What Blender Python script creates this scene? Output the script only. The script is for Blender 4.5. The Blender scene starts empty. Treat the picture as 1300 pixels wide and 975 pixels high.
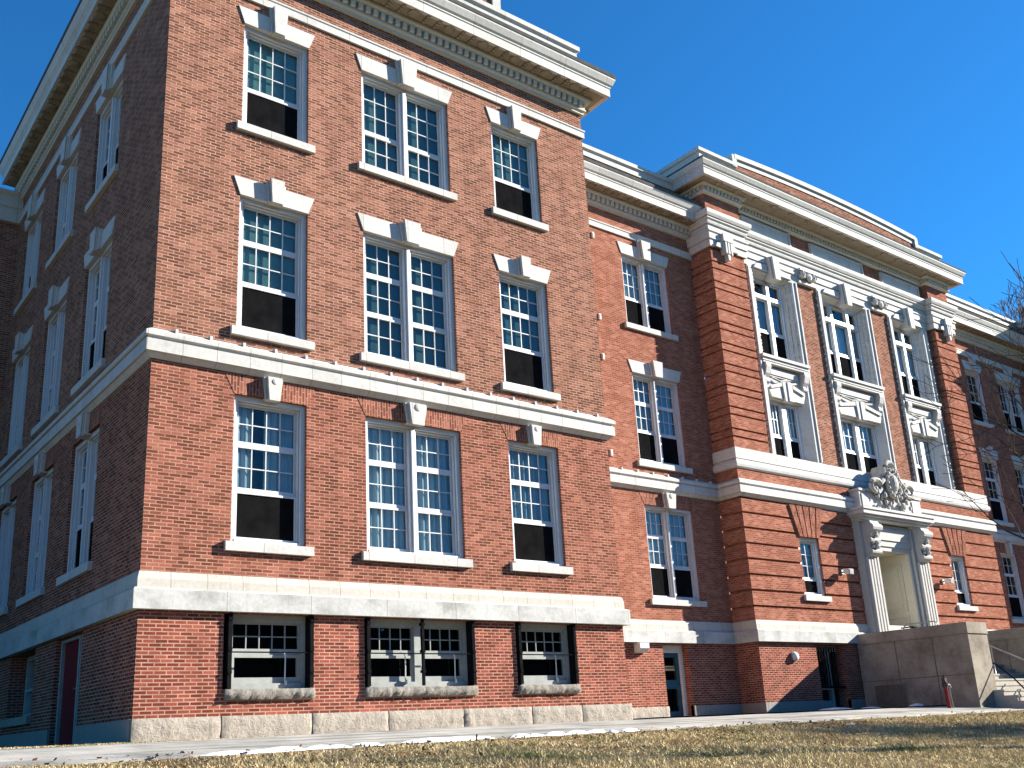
import bpy, math, random
import numpy as np
from mathutils import Vector, Matrix
random.seed(7)
R = math.radians
scene = bpy.context.scene
col = scene.collection

# ------------------------------------------------------------------ camera
cam_d = bpy.data.cameras.new("camera")
cam = bpy.data.objects.new("camera", cam_d)
col.objects.link(cam)
scene.camera = cam
FPX, PX, PY = 1273.2, 627.6, 551.4
yaw, pit, rol = 0.661974, 0.290747, -0.0505809
f_ = Vector((math.sin(yaw) * math.cos(pit), math.cos(yaw) * math.cos(pit), math.sin(pit)))
r0 = Vector((math.cos(yaw), -math.sin(yaw), 0))
u0 = r0.cross(f_)
r_ = math.cos(rol) * r0 + math.sin(rol) * u0
u_ = -math.sin(rol) * r0 + math.cos(rol) * u0
m3 = Matrix((r_, u_, -f_)).transposed()
cam.matrix_world = Matrix.Translation((-5.24131, -16.1293, -0.19275)) @ m3.to_4x4()
cam_d.sensor_fit = 'HORIZONTAL'
cam_d.sensor_width = 36
cam_d.lens = FPX / 1300 * 36
cam_d.shift_x = (650 - PX) / 1300
cam_d.shift_y = (PY - 487.5) / 1300
cam_d.clip_start = 0.1
cam_d.clip_end = 3000

# ------------------------------------------------------------------ light
SUN_AZ, SUN_EL = R(68), R(23.3)      # azimuth off the front wall's normal towards the right
sd = Vector((math.sin(SUN_AZ) * math.cos(SUN_EL), -math.cos(SUN_AZ) * math.cos(SUN_EL), math.sin(SUN_EL)))
world = bpy.data.worlds.new("World")
scene.world = world
world.use_nodes = True
wn = world.node_tree
bg = wn.nodes['Background']
sky = wn.nodes.new('ShaderNodeTexSky')
sky.sky_type = 'NISHITA'
sky.sun_disc = False
sky.sun_elevation = SUN_EL
sky.sun_rotation = math.atan2(sd.x, sd.y)
sky.air_density = 1.0
sky.dust_density = 0.0
sky.ozone_density = 10.0
tint = wn.nodes.new('ShaderNodeMix'); tint.data_type = 'RGBA'; tint.blend_type = 'MULTIPLY'; tint.inputs[0].default_value = 1
tint.inputs[7].default_value = (.45, 1.12, 1.20, 1)      # the clear winter sky of the place
wn.links.new(sky.outputs[0], tint.inputs[6]); wn.links.new(tint.outputs[2], bg.inputs[0])
bg.inputs[1].default_value = 0.056
sun_d = bpy.data.lights.new("sun", 'SUN')
sun_d.energy = 5.0
sun_d.angle = R(0.5)
sun_d.color = (1.0, 0.95, 0.86)
sun = bpy.data.objects.new("sun", sun_d)
col.objects.link(sun)
sun.rotation_euler = sd.to_track_quat('Z', 'Y').to_euler()
scene.view_settings.view_transform = 'Standard'
scene.view_settings.look = 'None'
scene.view_settings.gamma = 1
scene.view_settings.exposure = 1.68
scene.cycles.max_bounces = 6
scene.cycles.diffuse_bounces = 1
scene.cycles.transparent_max_bounces = 12

# ------------------------------------------------------------------ materials
def new_mat(name):
    m = bpy.data.materials.new(name)
    m.use_nodes = True
    nt = m.node_tree
    p = nt.nodes['Principled BSDF']; p.inputs['Specular IOR Level'].default_value = .04
    return m, nt, p

def N(nt, t, **kw):
    n = nt.nodes.new(t)
    for k, v in kw.items():
        if k in n.inputs: n.inputs[k].default_value = v
        else: setattr(n, k, v)
    return n

def noise(nt, vec, scale, detail=4, rough=.6):
    n = N(nt, 'ShaderNodeTexNoise'); n.inputs['Scale'].default_value = scale
    n.inputs['Detail'].default_value = detail; n.inputs['Roughness'].default_value = rough
    if vec is not None: nt.links.new(vec, n.inputs['Vector'])
    return n

def ramp(nt, fac, stops):
    n = nt.nodes.new('ShaderNodeValToRGB')
    els = n.color_ramp.elements
    while len(els) < len(stops): els.new(0.5)
    for e, (p, c) in zip(els, stops):
        e.position = p; e.color = (*c, 1)
    nt.links.new(fac, n.inputs[0])
    return n

def mixc(nt, fac, a, b, mode='MIX'):
    n = nt.nodes.new('ShaderNodeMix'); n.data_type = 'RGBA'; n.blend_type = mode
    for sock, v in ((n.inputs[0], fac), (n.inputs[6], a), (n.inputs[7], b)):
        if isinstance(v, (int, float)): sock.default_value = v
        elif isinstance(v, tuple): sock.default_value = (*v, 1)
        else: nt.links.new(v, sock)
    return n.outputs[2]

def uvvec(nt): return nt.nodes.new('ShaderNodeTexCoord').outputs['UV']
def objvec(nt): return nt.nodes.new('ShaderNodeTexCoord').outputs['Object']

def brick_mat(name, c1, c2, mort, dark=(.085, .035, .03), bw=.2, rh=.061, ms=.009, swap=False):
    m, nt, p = new_mat(name)
    uv = uvvec(nt)
    if swap:
        mp = N(nt, 'ShaderNodeMapping'); mp.inputs['Rotation'].default_value = (0, 0, R(90))
        nt.links.new(uv, mp.inputs[0]); uv = mp.outputs[0]
    # a little unevenness in the courses
    nz = noise(nt, uv, 3.0, 2)
    ad = N(nt, 'ShaderNodeVectorMath', operation='MULTIPLY_ADD')
    nt.links.new(nz.outputs['Color'], ad.inputs[0]); ad.inputs[1].default_value = (.006, .006, 0); nt.links.new(uv, ad.inputs[2])
    b = N(nt, 'ShaderNodeTexBrick'); nt.links.new(ad.outputs[0], b.inputs['Vector'])
    b.inputs['Scale'].default_value = 1; b.inputs['Brick Width'].default_value = bw; b.inputs['Row Height'].default_value = rh
    b.inputs['Mortar Size'].default_value = ms; b.inputs['Mortar Smooth'].default_value = .1; b.inputs['Bias'].default_value = -.1
    b.inputs['Color1'].default_value = (0, 0, 0, 1); b.inputs['Color2'].default_value = (1, 1, 1, 1); b.inputs['Mortar'].default_value = (.5, .5, .5, 1)
    base = ramp(nt, b.outputs['Color'], [(0, dark), (.30, tuple((x + y) / 2 for x, y in zip(dark, c1))), (.42, c1), (.75, c2), (1, tuple(min(1, x * 1.4) for x in c2))])
    big = noise(nt, uv, .35, 4)
    tint = ramp(nt, big.outputs['Fac'], [(.3, (.86, .84, .82)), (.7, (1.1, 1.1, 1.1))])
    c = mixc(nt, 1.0, base.outputs[0], tint.outputs[0], 'MULTIPLY')
    mp = N(nt, 'ShaderNodeMapping'); mp.inputs['Scale'].default_value = (2.2, .22, 1); nt.links.new(uv, mp.inputs[0])
    sk = noise(nt, mp.outputs[0], 1.0, 6, .65)
    skr = ramp(nt, sk.outputs['Fac'], [(.34, (.74, .72, .71)), (.5, (1, 1, 1)), (.66, (1.1, 1.12, 1.13))])
    c = mixc(nt, .8, c, mixc(nt, 1.0, c, skr.outputs[0], 'MULTIPLY'))
    fine = noise(nt, uv, 40, 3)
    tf = ramp(nt, fine.outputs['Fac'], [(.3, (.8, .8, .8)), (.7, (1.18, 1.18, 1.18))])
    c = mixc(nt, 1.0, c, tf.outputs[0], 'MULTIPLY')
    mn = noise(nt, uv, 2.5, 5, .7)
    mr = ramp(nt, mn.outputs['Fac'], [(.35, tuple(x * .62 for x in mort)), (.65, tuple(x * 1.12 for x in mort))])
    c = mixc(nt, b.outputs['Fac'], c, mr.outputs[0])
    nt.links.new(c, p.inputs['Base Color'])
    p.inputs['Roughness'].default_value = .85
    p.inputs['Specular IOR Level'].default_value = .0
    bp = N(nt, 'ShaderNodeBump'); bp.inputs['Strength'].default_value = .5; bp.inputs['Distance'].default_value = .006; bp.invert = True
    nt.links.new(b.outputs['Fac'], bp.inputs['Height']); nt.links.new(bp.outputs[0], p.inputs['Normal'])
    return m

def stone_mat(name, c, joint=None, stain=.35, stain_c=(.30, .28, .23), rough=.7, sscale=1.2, lo=.5, hi=.75):
    m, nt, p = new_mat(name)
    uv = uvvec(nt)
    n1 = noise(nt, uv, sscale, 8, .7)
    st = ramp(nt, n1.outputs['Fac'], [(lo, (0, 0, 0)), (hi, (1, 1, 1))])
    ml = N(nt, 'ShaderNodeMath', operation='MULTIPLY'); nt.links.new(st.outputs[0], ml.inputs[0]); ml.inputs[1].default_value = stain
    cc = mixc(nt, ml.outputs[0], c, stain_c)
    n2 = noise(nt, uv, 14, 4)
    v = ramp(nt, n2.outputs['Fac'], [(.3, (.9, .9, .9)), (.7, (1.06, 1.06, 1.06))])
    cc = mixc(nt, 1.0, cc, v.outputs[0], 'MULTIPLY')
    mp = N(nt, 'ShaderNodeMapping'); mp.inputs['Scale'].default_value = (7, .55, 1); nt.links.new(uv, mp.inputs[0])
    n3 = noise(nt, mp.outputs[0], 1.0, 5, .7)     # rain streaks
    v3 = ramp(nt, n3.outputs['Fac'], [(.56, (1, 1, 1)), (.72, (.78, .76, .72))])
    cc = mixc(nt, min(1, stain * 1.3), cc, mixc(nt, 1.0, cc, v3.outputs[0], 'MULTIPLY'))
    if joint:
        b = N(nt, 'ShaderNodeTexBrick'); nt.links.new(uv, b.inputs['Vector'])
        b.inputs['Scale'].default_value = 1; b.inputs['Brick Width'].default_value = joint; b.inputs['Row Height'].default_value = 40
        b.inputs['Mortar Size'].default_value = .006; b.offset = 0
        b.inputs['Color1'].default_value = (.93, .93, .93, 1); b.inputs['Color2'].default_value = (1.05, 1.05, 1.05, 1); b.inputs['Mortar'].default_value = (.5, .47, .42, 1)
        mp2 = N(nt, 'ShaderNodeMapping'); mp2.inputs['Location'].default_value = (.13, 13, 0); nt.links.new(uv, mp2.inputs[0]); nt.links.new(mp2.outputs[0], b.inputs['Vector'])
        cc = mixc(nt, 1.0, cc, b.outputs['Color'], 'MULTIPLY')
    nt.links.new(cc, p.inputs['Base Color'])
    p.inputs['Roughness'].default_value = rough
    bp = N(nt, 'ShaderNodeBump'); bp.inputs['Strength'].default_value = .25; bp.inputs['Distance'].default_value = .01
    nt.links.new(n2.outputs['Fac'], bp.inputs['Height']); nt.links.new(bp.outputs[0], p.inputs['Normal'])
    return m

def plain_mat(name, c, rough=.5, var=.12, metal=0, scale=6):
    m, nt, p = new_mat(name)
    n = noise(nt, objvec(nt), scale, 5)
    v = ramp(nt, n.outputs['Fac'], [(.3, tuple(x * (1 - var) for x in c)), (.7, tuple(min(1, x * (1 + var)) for x in c))])
    nt.links.new(v.outputs[0], p.inputs['Base Color'])
    p.inputs['Roughness'].default_value = rough; p.inputs['Metallic'].default_value = metal
    p.inputs['Specular IOR Level'].default_value = .3 if rough < .5 else .0
    return m

BRICK_UP = brick_mat('brick_upper', (.235, .094, .060), (.285, .124, .084), (.43, .28, .205), dark=(.135, .054, .036))
BRICK_LO = brick_mat('brick_lower', (.23, .074, .047), (.29, .103, .070), (.42, .25, .18), dark=(.14, .047, .030))
BRICK_BASE = brick_mat('brick_basement', (.215, .058, .038), (.275, .079, .053), (.45, .26, .19), dark=(.14, .040, .028), ms=.010)
BRICK_PAV = brick_mat('brick_pavilion', (.295, .107, .069), (.345, .142, .098), (.40, .215, .15), dark=(.235, .082, .053))
BRICK_ARCH = brick_mat('brick_arch', (.24, .080, .051), (.30, .110, .075), (.41, .24, .175), dark=(.16, .054, .035), swap=True)
STONE = stone_mat('white_stone', (.56, .545, .51), joint=1.0, stain=.45, stain_c=(.34, .33, .30))
STONE_P = stone_mat('carved_stone', (.57, .555, .52), stain=.65, stain_c=(.30, .29, .28), sscale=2.2)
STONE_B = stone_mat('belt_stone', (.56, .545, .51), joint=.62, stain=.55, stain_c=(.33, .32, .30))
WT_UP = stone_mat('water_table_upper', (.52, .49, .43), joint=.62, stain=.5, stain_c=(.42, .38, .32))
WT_LO = stone_mat('water_table_lower', (.52, .515, .49), joint=1.55, stain=.75, stain_c=(.25, .25, .22), sscale=1.4, lo=.46, hi=.68)
GRANITE = stone_mat('rough_granite', (.40, .35, .29), stain=.7, stain_c=(.22, .19, .16), rough=.9, sscale=3)
GRANITE_D = stone_mat('dark_granite', (.27, .245, .21), stain=.9, stain_c=(.09, .08, .07), rough=.9, sscale=5)
GRANITE_SM = stone_mat('smooth_granite', (.30, .28, .25), joint=1.9, stain=.5, stain_c=(.2, .18, .15), rough=.85, sscale=2.2)
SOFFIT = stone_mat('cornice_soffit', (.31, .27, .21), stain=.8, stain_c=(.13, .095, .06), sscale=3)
CORN = stone_mat('cornice_paint', (.56, .545, .50), joint=1.4, stain=.5, stain_c=(.36, .34, .30))
CONC = stone_mat('stair_concrete', (.36, .315, .255), stain=.85, stain_c=(.15, .125, .10), rough=.85, sscale=1.0, lo=.42, hi=.66)
CONC_J = stone_mat('stained_concrete', (.17, .145, .115), stain=.7, stain_c=(.08, .07, .06), rough=.9)
CONC_L = stone_mat('step_concrete', (.42, .385, .33), stain=.6, joint=1.5, rough=.85)
CREAM = stone_mat('cream_paint', (.72, .67, .54), stain=.2, stain_c=(.42, .35, .22))
WHITE = plain_mat('window_paint', (.60, .615, .62), .45, .05)
GREYP = plain_mat('basement_window_paint', (.34, .35, .325), .5, .12)
for g in (GRANITE, GRANITE_D):
    nt = g.node_tree; nb_ = noise(nt, uvvec(nt), 9, 8, .75); b2 = N(nt, 'ShaderNodeBump'); b2.inputs['Strength'].default_value = .9; b2.inputs['Distance'].default_value = .05
    nt.links.new(nb_.outputs['Fac'], b2.inputs['Height']); nt.links.new(b2.outputs[0], nt.nodes['Principled BSDF'].inputs['Normal'])
BLACK = plain_mat('black_iron', (.012, .012, .013), .5, .3)
SCREEN = plain_mat('insect_screen', (.0095, .0095, .010), .6, .35, scale=3)
DARKROOF = plain_mat('roof_flashing', (.10, .095, .09), .6, .2)
REDDOOR = plain_mat('red_door_paint', (.17, .012, .016), .45, .15)
TEALDOOR = plain_mat('teal_door_paint', (.025, .10, .14), .45, .2)
BROWNDOOR = plain_mat('brown_door', (.10, .055, .03), .5, .3)
METAL = plain_mat('galvanised_metal', (.35, .35, .34), .4, .15, .6)
REDPAINT = plain_mat('red_post_paint', (.20, .018, .018), .45, .2)
WHITEBOX = plain_mat('white_box', (.72, .70, .66), .5, .08)
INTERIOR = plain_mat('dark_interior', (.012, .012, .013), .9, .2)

def glass_mat():
    m, nt, p = new_mat('window_glass')
    nt.nodes.remove(p)
    out = nt.nodes['Material Output']
    tr = N(nt, 'ShaderNodeBsdfTransparent'); tr.inputs[0].default_value = (.74, .86, .90, 1)
    gl = N(nt, 'ShaderNodeBsdfGlossy'); gl.inputs['Roughness'].default_value = .02; gl.inputs[0].default_value = (.95, .97, 1, 1)
    lw = N(nt, 'ShaderNodeFresnel'); lw.inputs[0].default_value = 1.6
    n = noise(nt, objvec(nt), 1.3, 2)
    bp = N(nt, 'ShaderNodeBump'); bp.inputs['Strength'].default_value = .12; bp.inputs['Distance'].default_value = .1
    nt.links.new(n.outputs['Fac'], bp.inputs['Height']); nt.links.new(bp.outputs[0], gl.inputs['Normal'])
    ml = N(nt, 'ShaderNodeMath', operation='MULTIPLY_ADD'); nt.links.new(lw.outputs[0], ml.inputs[0]); ml.inputs[1].default_value = .7; ml.inputs[2].default_value = .01
    mx = N(nt, 'ShaderNodeMixShader'); nt.links.new(ml.outputs[0], mx.inputs[0]); nt.links.new(tr.outputs[0], mx.inputs[1]); nt.links.new(gl.outputs[0], mx.inputs[2])
    nt.links.new(mx.outputs[0], out.inputs[0])
    return m
GLASS = glass_mat()

def blind_mat(name, a, b, sx=6):
    m, nt, p = new_mat(name)
    mp = N(nt, 'ShaderNodeMapping'); mp.inputs['Scale'].default_value = (sx, .3, 1); nt.links.new(uvvec(nt), mp.inputs[0])
    n = noise(nt, mp.outputs[0], 1.5, 3)
    v = ramp(nt, n.outputs['Fac'], [(.35, a), (.65, b)])
    oi = N(nt, 'ShaderNodeObjectInfo')
    rv = ramp(nt, oi.outputs['Random'], [(0, (.55, .62, .68)), (.5, (1, 1, 1)), (1, (1.35, 1.28, 1.2))])
    nt.links.new(mixc(nt, 1.0, v.outputs[0], rv.outputs[0], 'MULTIPLY'), p.inputs['Base Color']); p.inputs['Roughness'].default_value = .9
    return m
BLIND = blind_mat('teal_blind', (.13, .25, .23), (.20, .33, .30), 1.5)
CURTAIN = blind_mat('pale_curtain', (.36, .46, .48), (.62, .70, .70), 8)
BLIND_B = blind_mat('blue_blind', (.24, .36, .42), (.38, .50, .54), 10)

# ------------------------------------------------------------------ mesh builder
class MB:
    def __init__(s): s.v = []; s.f = []; s.m = []
    def quad(s, *p, mi=0):
        i = len(s.v); s.v += [tuple(q) for q in p]; s.f.append(tuple(range(i, i + len(p)))); s.m.append(mi); return s
    def box(s, x0, x1, y0, y1, z0, z1, mi=0):
        x0, x1 = sorted((x0, x1)); y0, y1 = sorted((y0, y1)); z0, z1 = sorted((z0, z1))
        i = len(s.v)
        s.v += [(x0, y0, z0), (x1, y0, z0), (x1, y1, z0), (x0, y1, z0), (x0, y0, z1), (x1, y0, z1), (x1, y1, z1), (x0, y1, z1)]
        for q in ((0, 3, 2, 1), (4, 5, 6, 7), (0, 1, 5, 4), (1, 2, 6, 5), (2, 3, 7, 6), (3, 0, 4, 7)):
            s.f.append(tuple(i + k for k in q)); s.m.append(mi)
        return s
    def prism(s, poly, y0, y1, mi=0):
        """poly: list of (x, z), extruded from y0 to y1"""
        n = len(poly); i = len(s.v)
        s.v += [(x, y0, z) for x, z in poly] + [(x, y1, z) for x, z in poly]
        s.f.append(tuple(i + k for k in range(n))); s.f.append(tuple(i + n + k for k in reversed(range(n)))); s.m += [mi, mi]
        for k in range(n):
            l = (k + 1) % n; s.f.append((i + k, i + n + k, i + n + l, i + l)); s.m.append(mi)
        return s
    def prism_x(s, poly, x0, x1, mi=0):
        """poly: list of (y, z), extruded along x"""
        n = len(poly); i = len(s.v)
        s.v += [(x0, y, z) for y, z in poly] + [(x1, y, z) for y, z in poly]
        s.f.append(tuple(i + k for k in range(n))); s.f.append(tuple(i + n + k for k in reversed(range(n)))); s.m += [mi, mi]
        for k in range(n):
            l = (k + 1) % n; s.f.append((i + k, i + n + k, i + n + l, i + l)); s.m.append(mi)
        return s
    def tube(s, pts, rad, n=8, mi=0, cap=True):
        pts = [Vector(p) for p in pts]
        rads = rad if isinstance(rad, (list, tuple)) else [rad] * len(pts)
        rings = []
        for k, p in enumerate(pts):
            a = pts[max(0, k - 1)]; b = pts[min(len(pts) - 1, k + 1)]
            d = (b - a).normalized()
            up = Vector((0, 0, 1)) if abs(d.z) < .9 else Vector((1, 0, 0))
            e1 = d.cross(up).normalized(); e2 = d.cross(e1)
            i = len(s.v)
            for j in range(n):
                t = 2 * math.pi * j / n
                s.v.append(tuple(p + (e1 * math.cos(t) + e2 * math.sin(t)) * rads[k]))
            rings.append(i)
        for a, b in zip(rings, rings[1:]):
            for j in range(n):
                l = (j + 1) % n
                s.f.append((a + j, a + l, b + l, b + j)); s.m.append(mi)
        if cap:
            s.f.append(tuple(rings[0] + j for j in range(n))); s.f.append(tuple(rings[-1] + j for j in reversed(range(n)))); s.m += [mi, mi]
        return s
    def sphere(s, c, r, n=10, sq=(1, 1, 1), mi=0):
        i = len(s.v); h = n // 2
        for a in range(h + 1):
            th = math.pi * a / h
            for b in range(n):
                ph = 2 * math.pi * b / n
                s.v.append((c[0] + r * sq[0] * math.sin(th) * math.cos(ph), c[1] + r * sq[1] * math.sin(th) * math.sin(ph), c[2] + r * sq[2] * math.cos(th)))
        for a in range(h):
            for b in range(n):
                l = (b + 1) % n
                s.f.append((i + a * n + b, i + (a + 1) * n + b, i + (a + 1) * n + l, i + a * n + l)); s.m.append(mi)
        return s
    def mesh(s, name, mats, smooth=False):
        me = bpy.data.meshes.new(name)
        me.from_pydata(s.v, [], s.f)
        for m in (mats if isinstance(mats, (list, tuple)) else [mats]): me.materials.append(m)
        if any(s.m): me.polygons.foreach_set('material_index', s.m)
        if smooth: me.polygons.foreach_set('use_smooth', [True] * len(s.f))
        me.update()
        uvl = me.uv_layers.new(name='UVMap')
        uv = np.empty(len(me.loops) * 2)
        co = np.empty(len(me.vertices) * 3); me.vertices.foreach_get('co', co); co = co.reshape(-1, 3)
        for p in me.polygons:
            n = p.normal
            ax = max(range(3), key=lambda k: abs(n[k]))
            a, b = ((1, 2), (0, 2), (0, 1))[ax]
            for li in p.loop_indices:
                c = co[me.loops[li].vertex_index]
                uv[2 * li] = c[a]; uv[2 * li + 1] = c[b]
        uvl.data.foreach_set('uv', uv)
        return me

def link(name, me, parent=None, label=None):
    o = bpy.data.objects.new(name, me); col.objects.link(o)
    if parent is not None: o.parent = parent
    if label: o['label'] = label
    return o
def part(name, mb, mats, parent, label=None, smooth=False): return link(name, mb.mesh(name, mats, smooth), parent, label)
def thing(name, label, cat, loc=(0, 0, 0), group=None):
    o = bpy.data.objects.new(name, None); col.objects.link(o)
    o.location = loc; o['label'] = label; o['category'] = cat; o.empty_display_size = .3
    if group: o['group'] = group
    return o
def tag(o, label=None, cat=None, group=None, kind=None):
    for k, v in (('label', label), ('category', cat), ('group', group), ('kind', kind)):
        if v: o[k] = v
    return o
def structure(name, mb, mats): return tag(link(name, mb.mesh(name, mats)), kind='structure')

def wall_y(mb, y, x0, x1, z0, z1, holes=(), depth=.34, ret=0, mi=0):
    """a wall in the plane y facing -y, with rectangular openings and their reveals"""
    hs = [(max(a, x0), min(b, x1), max(c, z0), min(d, z1)) for a, b, c, d in holes if b > x0 and a < x1 and d > z0 and c < z1]
    us = sorted({x0, x1, *[h[0] for h in hs], *[h[1] for h in hs]}); zs = sorted({z0, z1, *[h[2] for h in hs], *[h[3] for h in hs]})
    for a, b in zip(us, us[1:]):
        for c, d in zip(zs, zs[1:]):
            cx, cz = (a + b) / 2, (c + d) / 2
            if any(h[0] < cx < h[1] and h[2] < cz < h[3] for h in hs): continue
            mb.quad((a, y, c), (b, y, c), (b, y, d), (a, y, d), mi=mi)
    for (a, b, c, d), o in zip(hs, [h for h in holes if h[1] > x0 and h[0] < x1 and h[3] > z0 and h[2] < z1]):
        e = y + depth
        mb.quad((a, y, c), (a, y, d), (a, e, d), (a, e, c), mi=mi); mb.quad((b, y, d), (b, y, c), (b, e, c), (b, e, d), mi=mi)
        if o[2] >= z0: mb.quad((a, y, c), (a, e, c), (b, e, c), (b, y, c), mi=mi)
        if o[3] <= z1: mb.quad((a, y, d), (b, y, d), (b, e, d), (a, e, d), mi=mi)
    if ret:   # top and bottom returns of a rusticated band
        spans = [(x0, x1)]
        for z in (z0, z1):
            cuts = sorted((h[0], h[1]) for h in hs if h[2] <= z <= h[3])
            cur = x0
            for a, b in cuts + [(x1, x1)]:
                if a > cur: mb.quad((cur, y, z), (a, y, z), (a, y + ret, z), (cur, y + ret, z), mi=mi)
                cur = max(cur, b)
    return mb

def wall_x(mb, x, y0, y1, z0, z1, holes=(), depth=.34, sgn=1):
    """a wall in the plane x; openings given in y; reveals run towards +x*sgn"""
    t = MB(); wall_y(t, 0, y0, y1, z0, z1, holes, depth)
    i = len(mb.v); mb.v += [(x + v[1] * sgn, v[0], v[2]) for v in t.v]
    mb.f += [tuple(i + k for k in f) for f in t.f]; mb.m += t.m
    return mb

def sweep(mb, path, prof, mi=0, caps=True):
    """sweep a closed profile of (offset to the right of the path, z) along a polyline with mitred corners"""
    P = [Vector((p[0], p[1])) for p in path]
    rights = []
    for a, b in zip(P, P[1:]):
        d = (b - a).normalized(); rights.append(Vector((d.y, -d.x)))
    rows = []
    for k, p in enumerate(P):
        if k == 0: mv = rights[0]
        elif k == len(P) - 1: mv = rights[-1]
        else:
            a, b = rights[k - 1], rights[k]; mv = (a + b) / (1 + a.dot(b))
        i = len(mb.v)
        mb.v += [(p.x + mv.x * o, p.y + mv.y * o, z) for o, z in prof]
        rows.append(i)
    n = len(prof)
    for a, b in zip(rows, rows[1:]):
        for j in range(n):
            l = (j + 1) % n
            mb.f.append((a + j, b + j, b + l, a + l)); mb.m.append(mi)
    if caps:
        mb.f.append(tuple(rows[0] + j for j in range(n))); mb.f.append(tuple(rows[-1] + j for j in reversed(range(n)))); mb.m += [mi, mi]
    return mb

def dentils(mb, path, z0, z1, o_in, o_out, pitch):
    """one connected toothed strip along a path"""
    P = [Vector(p) for p in path]; pts = []
    for k, (a, b) in enumerate(zip(P, P[1:])):
        L = (b - a).length; d = (b - a).normalized(); rt = Vector((d.y, -d.x)); n = max(1, int(L / pitch)); s_ = L / n
        for j in range(n):
            c = a + d * (j + .5) * s_; h = d * s_ * .28
            for e, o in ((-h, o_in), (-h, o_out), (h, o_out), (h, o_in)): pts.append((c + e + rt * o, c + e - rt * .05))
    i = len(mb.v)
    for p, q in pts: mb.v += [(p.x, p.y, z0), (p.x, p.y, z1), (q.x, q.y, z0)]
    for k in range(len(pts) - 1):
        a, b = i + 3 * k, i + 3 * k + 3
        mb.f += [(a, b, b + 1, a + 1), (a, a + 2, b + 2, b)]; mb.m += [0, 0]
    return mb

def rough_block(mb, x0, x1, z0, z1, y, bulge=.07, seg=.09, seed=0):
    """a rock-faced stone block facing -y"""
    rnd = random.Random(seed)
    nx = max(2, int((x1 - x0) / seg)); nz = max(2, int((z1 - z0) / seg))
    i0 = len(mb.v)
    for a in range(nx + 1):
        for b in range(nz + 1):
            edge = a in (0, nx) or b in (0, nz)
            d = rnd.uniform(0, .02) if edge else bulge * rnd.uniform(.3, 1)
            jx = 0 if a in (0, nx) else rnd.uniform(-.3, .3) * seg; jz = 0 if b in (0, nz) else rnd.uniform(-.3, .3) * seg
            mb.v.append((x0 + (x1 - x0) * a / nx + jx, y - d, z0 + (z1 - z0) * b / nz + jz))
    for a in range(nx):
        for b in range(nz):
            i = i0 + a * (nz + 1) + b
            mb.f.append((i, i + nz + 1, i + nz + 2, i + 1)); mb.m.append(0)
    mb.box(x0, x1, y + .001, y + .3, z0, z1)
    return mb

# ------------------------------------------------------------------ main dimensions (metres)
WX = 10.65                   # wing width, front wall at y = 0, left wall at x = 0
WD = 12.0                    # depth of the wing's left wall
CY = 3.3                     # connector wall
PYF = 2.45                   # pavilion front wall
PX0, PX1 = 18.38, 33.2       # pavilion sides
FY = 2.72                    # recessed wall between the pavilion's corner piers
RX = 41.05                   # right wing
H1, S1, H2, S2, H3, S3 = 5.86, 3.20, 9.87, 7.15, 13.74, 11.42
BB, BH = .73, 1.97           # basement window
WTB, WTM, WTT = 1.985, 2.33, 2.60
BEL = 6.25                   # underside of the belt course

school = thing('school_building', 'three storey red brick school with white stone trim and grand carved entrance', 'building')

# window openings: (x centre, width)
WIN = [(2.215, 1.42), (5.31, 2.26), (8.395, 1.42)]
LWIN = [(3.72, 1.85), (7.0, 1.85), (10.25, 1.85)]      # along y on the left wall
CWIN = (16.15, 2.0)
RCW = [(36.0, 1.35), (39.1, 2.1)]

def floors(c, w): return [(c - w / 2, c + w / 2, S1, H1), (c - w / 2, c + w / 2, S2, H2), (c - w / 2, c + w / 2, S3, H3)]

# ---- brick walls
def wing_front(x0, x1, wins, y):
    holes = [h for c, w in wins for h in floors(c, w)]
    bh = [(c - w / 2 - .0, c + w / 2 + .0, BB, BH) for c, w in [(a, b + .15) for a, b in wins]]
    lo = MB(); wall_y(lo, y, x0, x1, .3, WTB + .1, bh, depth=.5); part('basement_wall', lo, BRICK_BASE, school)
    mid = MB(); wall_y(mid, y, x0, x1, WTB + .1, BEL + .1, holes); part('wall', mid, BRICK_LO, school)
    up = MB(); wall_y(up, y, x0, x1, BEL + .1, 16.76, holes); part('wall', up, BRICK_UP, school)
wing_front(0, WX, WIN, 0)
LH = [h for c, w in LWIN for h in floors(c, w)]
DOOR_L = (3.0, 4.75, -.05, 1.97); BW_L = (6.3, 8.45, BB - .1, BH)
m = MB(); wall_x(m, 0, 0, WD, -.05, WTB + .1, [DOOR_L, BW_L], depth=.6); part('basement_wall', m, BRICK_BASE, school)
m = MB(); wall_x(m, 0, 0, WD, WTB + .1, BEL + .1, LH); part('wall', m, BRICK_LO, school)
m = MB(); wall_x(m, 0, 0, WD, BEL + .1, 16.76, LH); part('wall', m, BRICK_UP, school)
m = MB(); wall_x(m, WX, 0, CY, -.05, 16.76); part('wall', m, BRICK_UP, school)
# connector left
DOOR_C = (15.35, 16.35, -.05, 1.95)
m = MB(); wall_y(m, CY, WX, PX0, -.05, WTB + .1, [DOOR_C], depth=.55); part('basement_wall', m, BRICK_BASE, school)
m = MB(); wall_y(m, CY, WX, PX0, WTB + .1, 16.76, floors(*CWIN)); part('wall', m, BRICK_PAV, school)
# connector right
m = MB(); wall_y(m, CY, PX1, RX, -.1, 16.76, [h for c, w in RCW for h in floors(c, w)]); part('wall', m, BRICK_PAV, school)
# right wing (stands beyond the right edge of the photo)
m = MB(); wall_x(m, RX, 0, CY, -.1, 16.76); wall_y(m, 0, RX, RX + WX, -.1, 16.76); wall_x(m, RX + WX, 0, 14, -.1, 16.76); part('wall', m, BRICK_UP, school)
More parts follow.
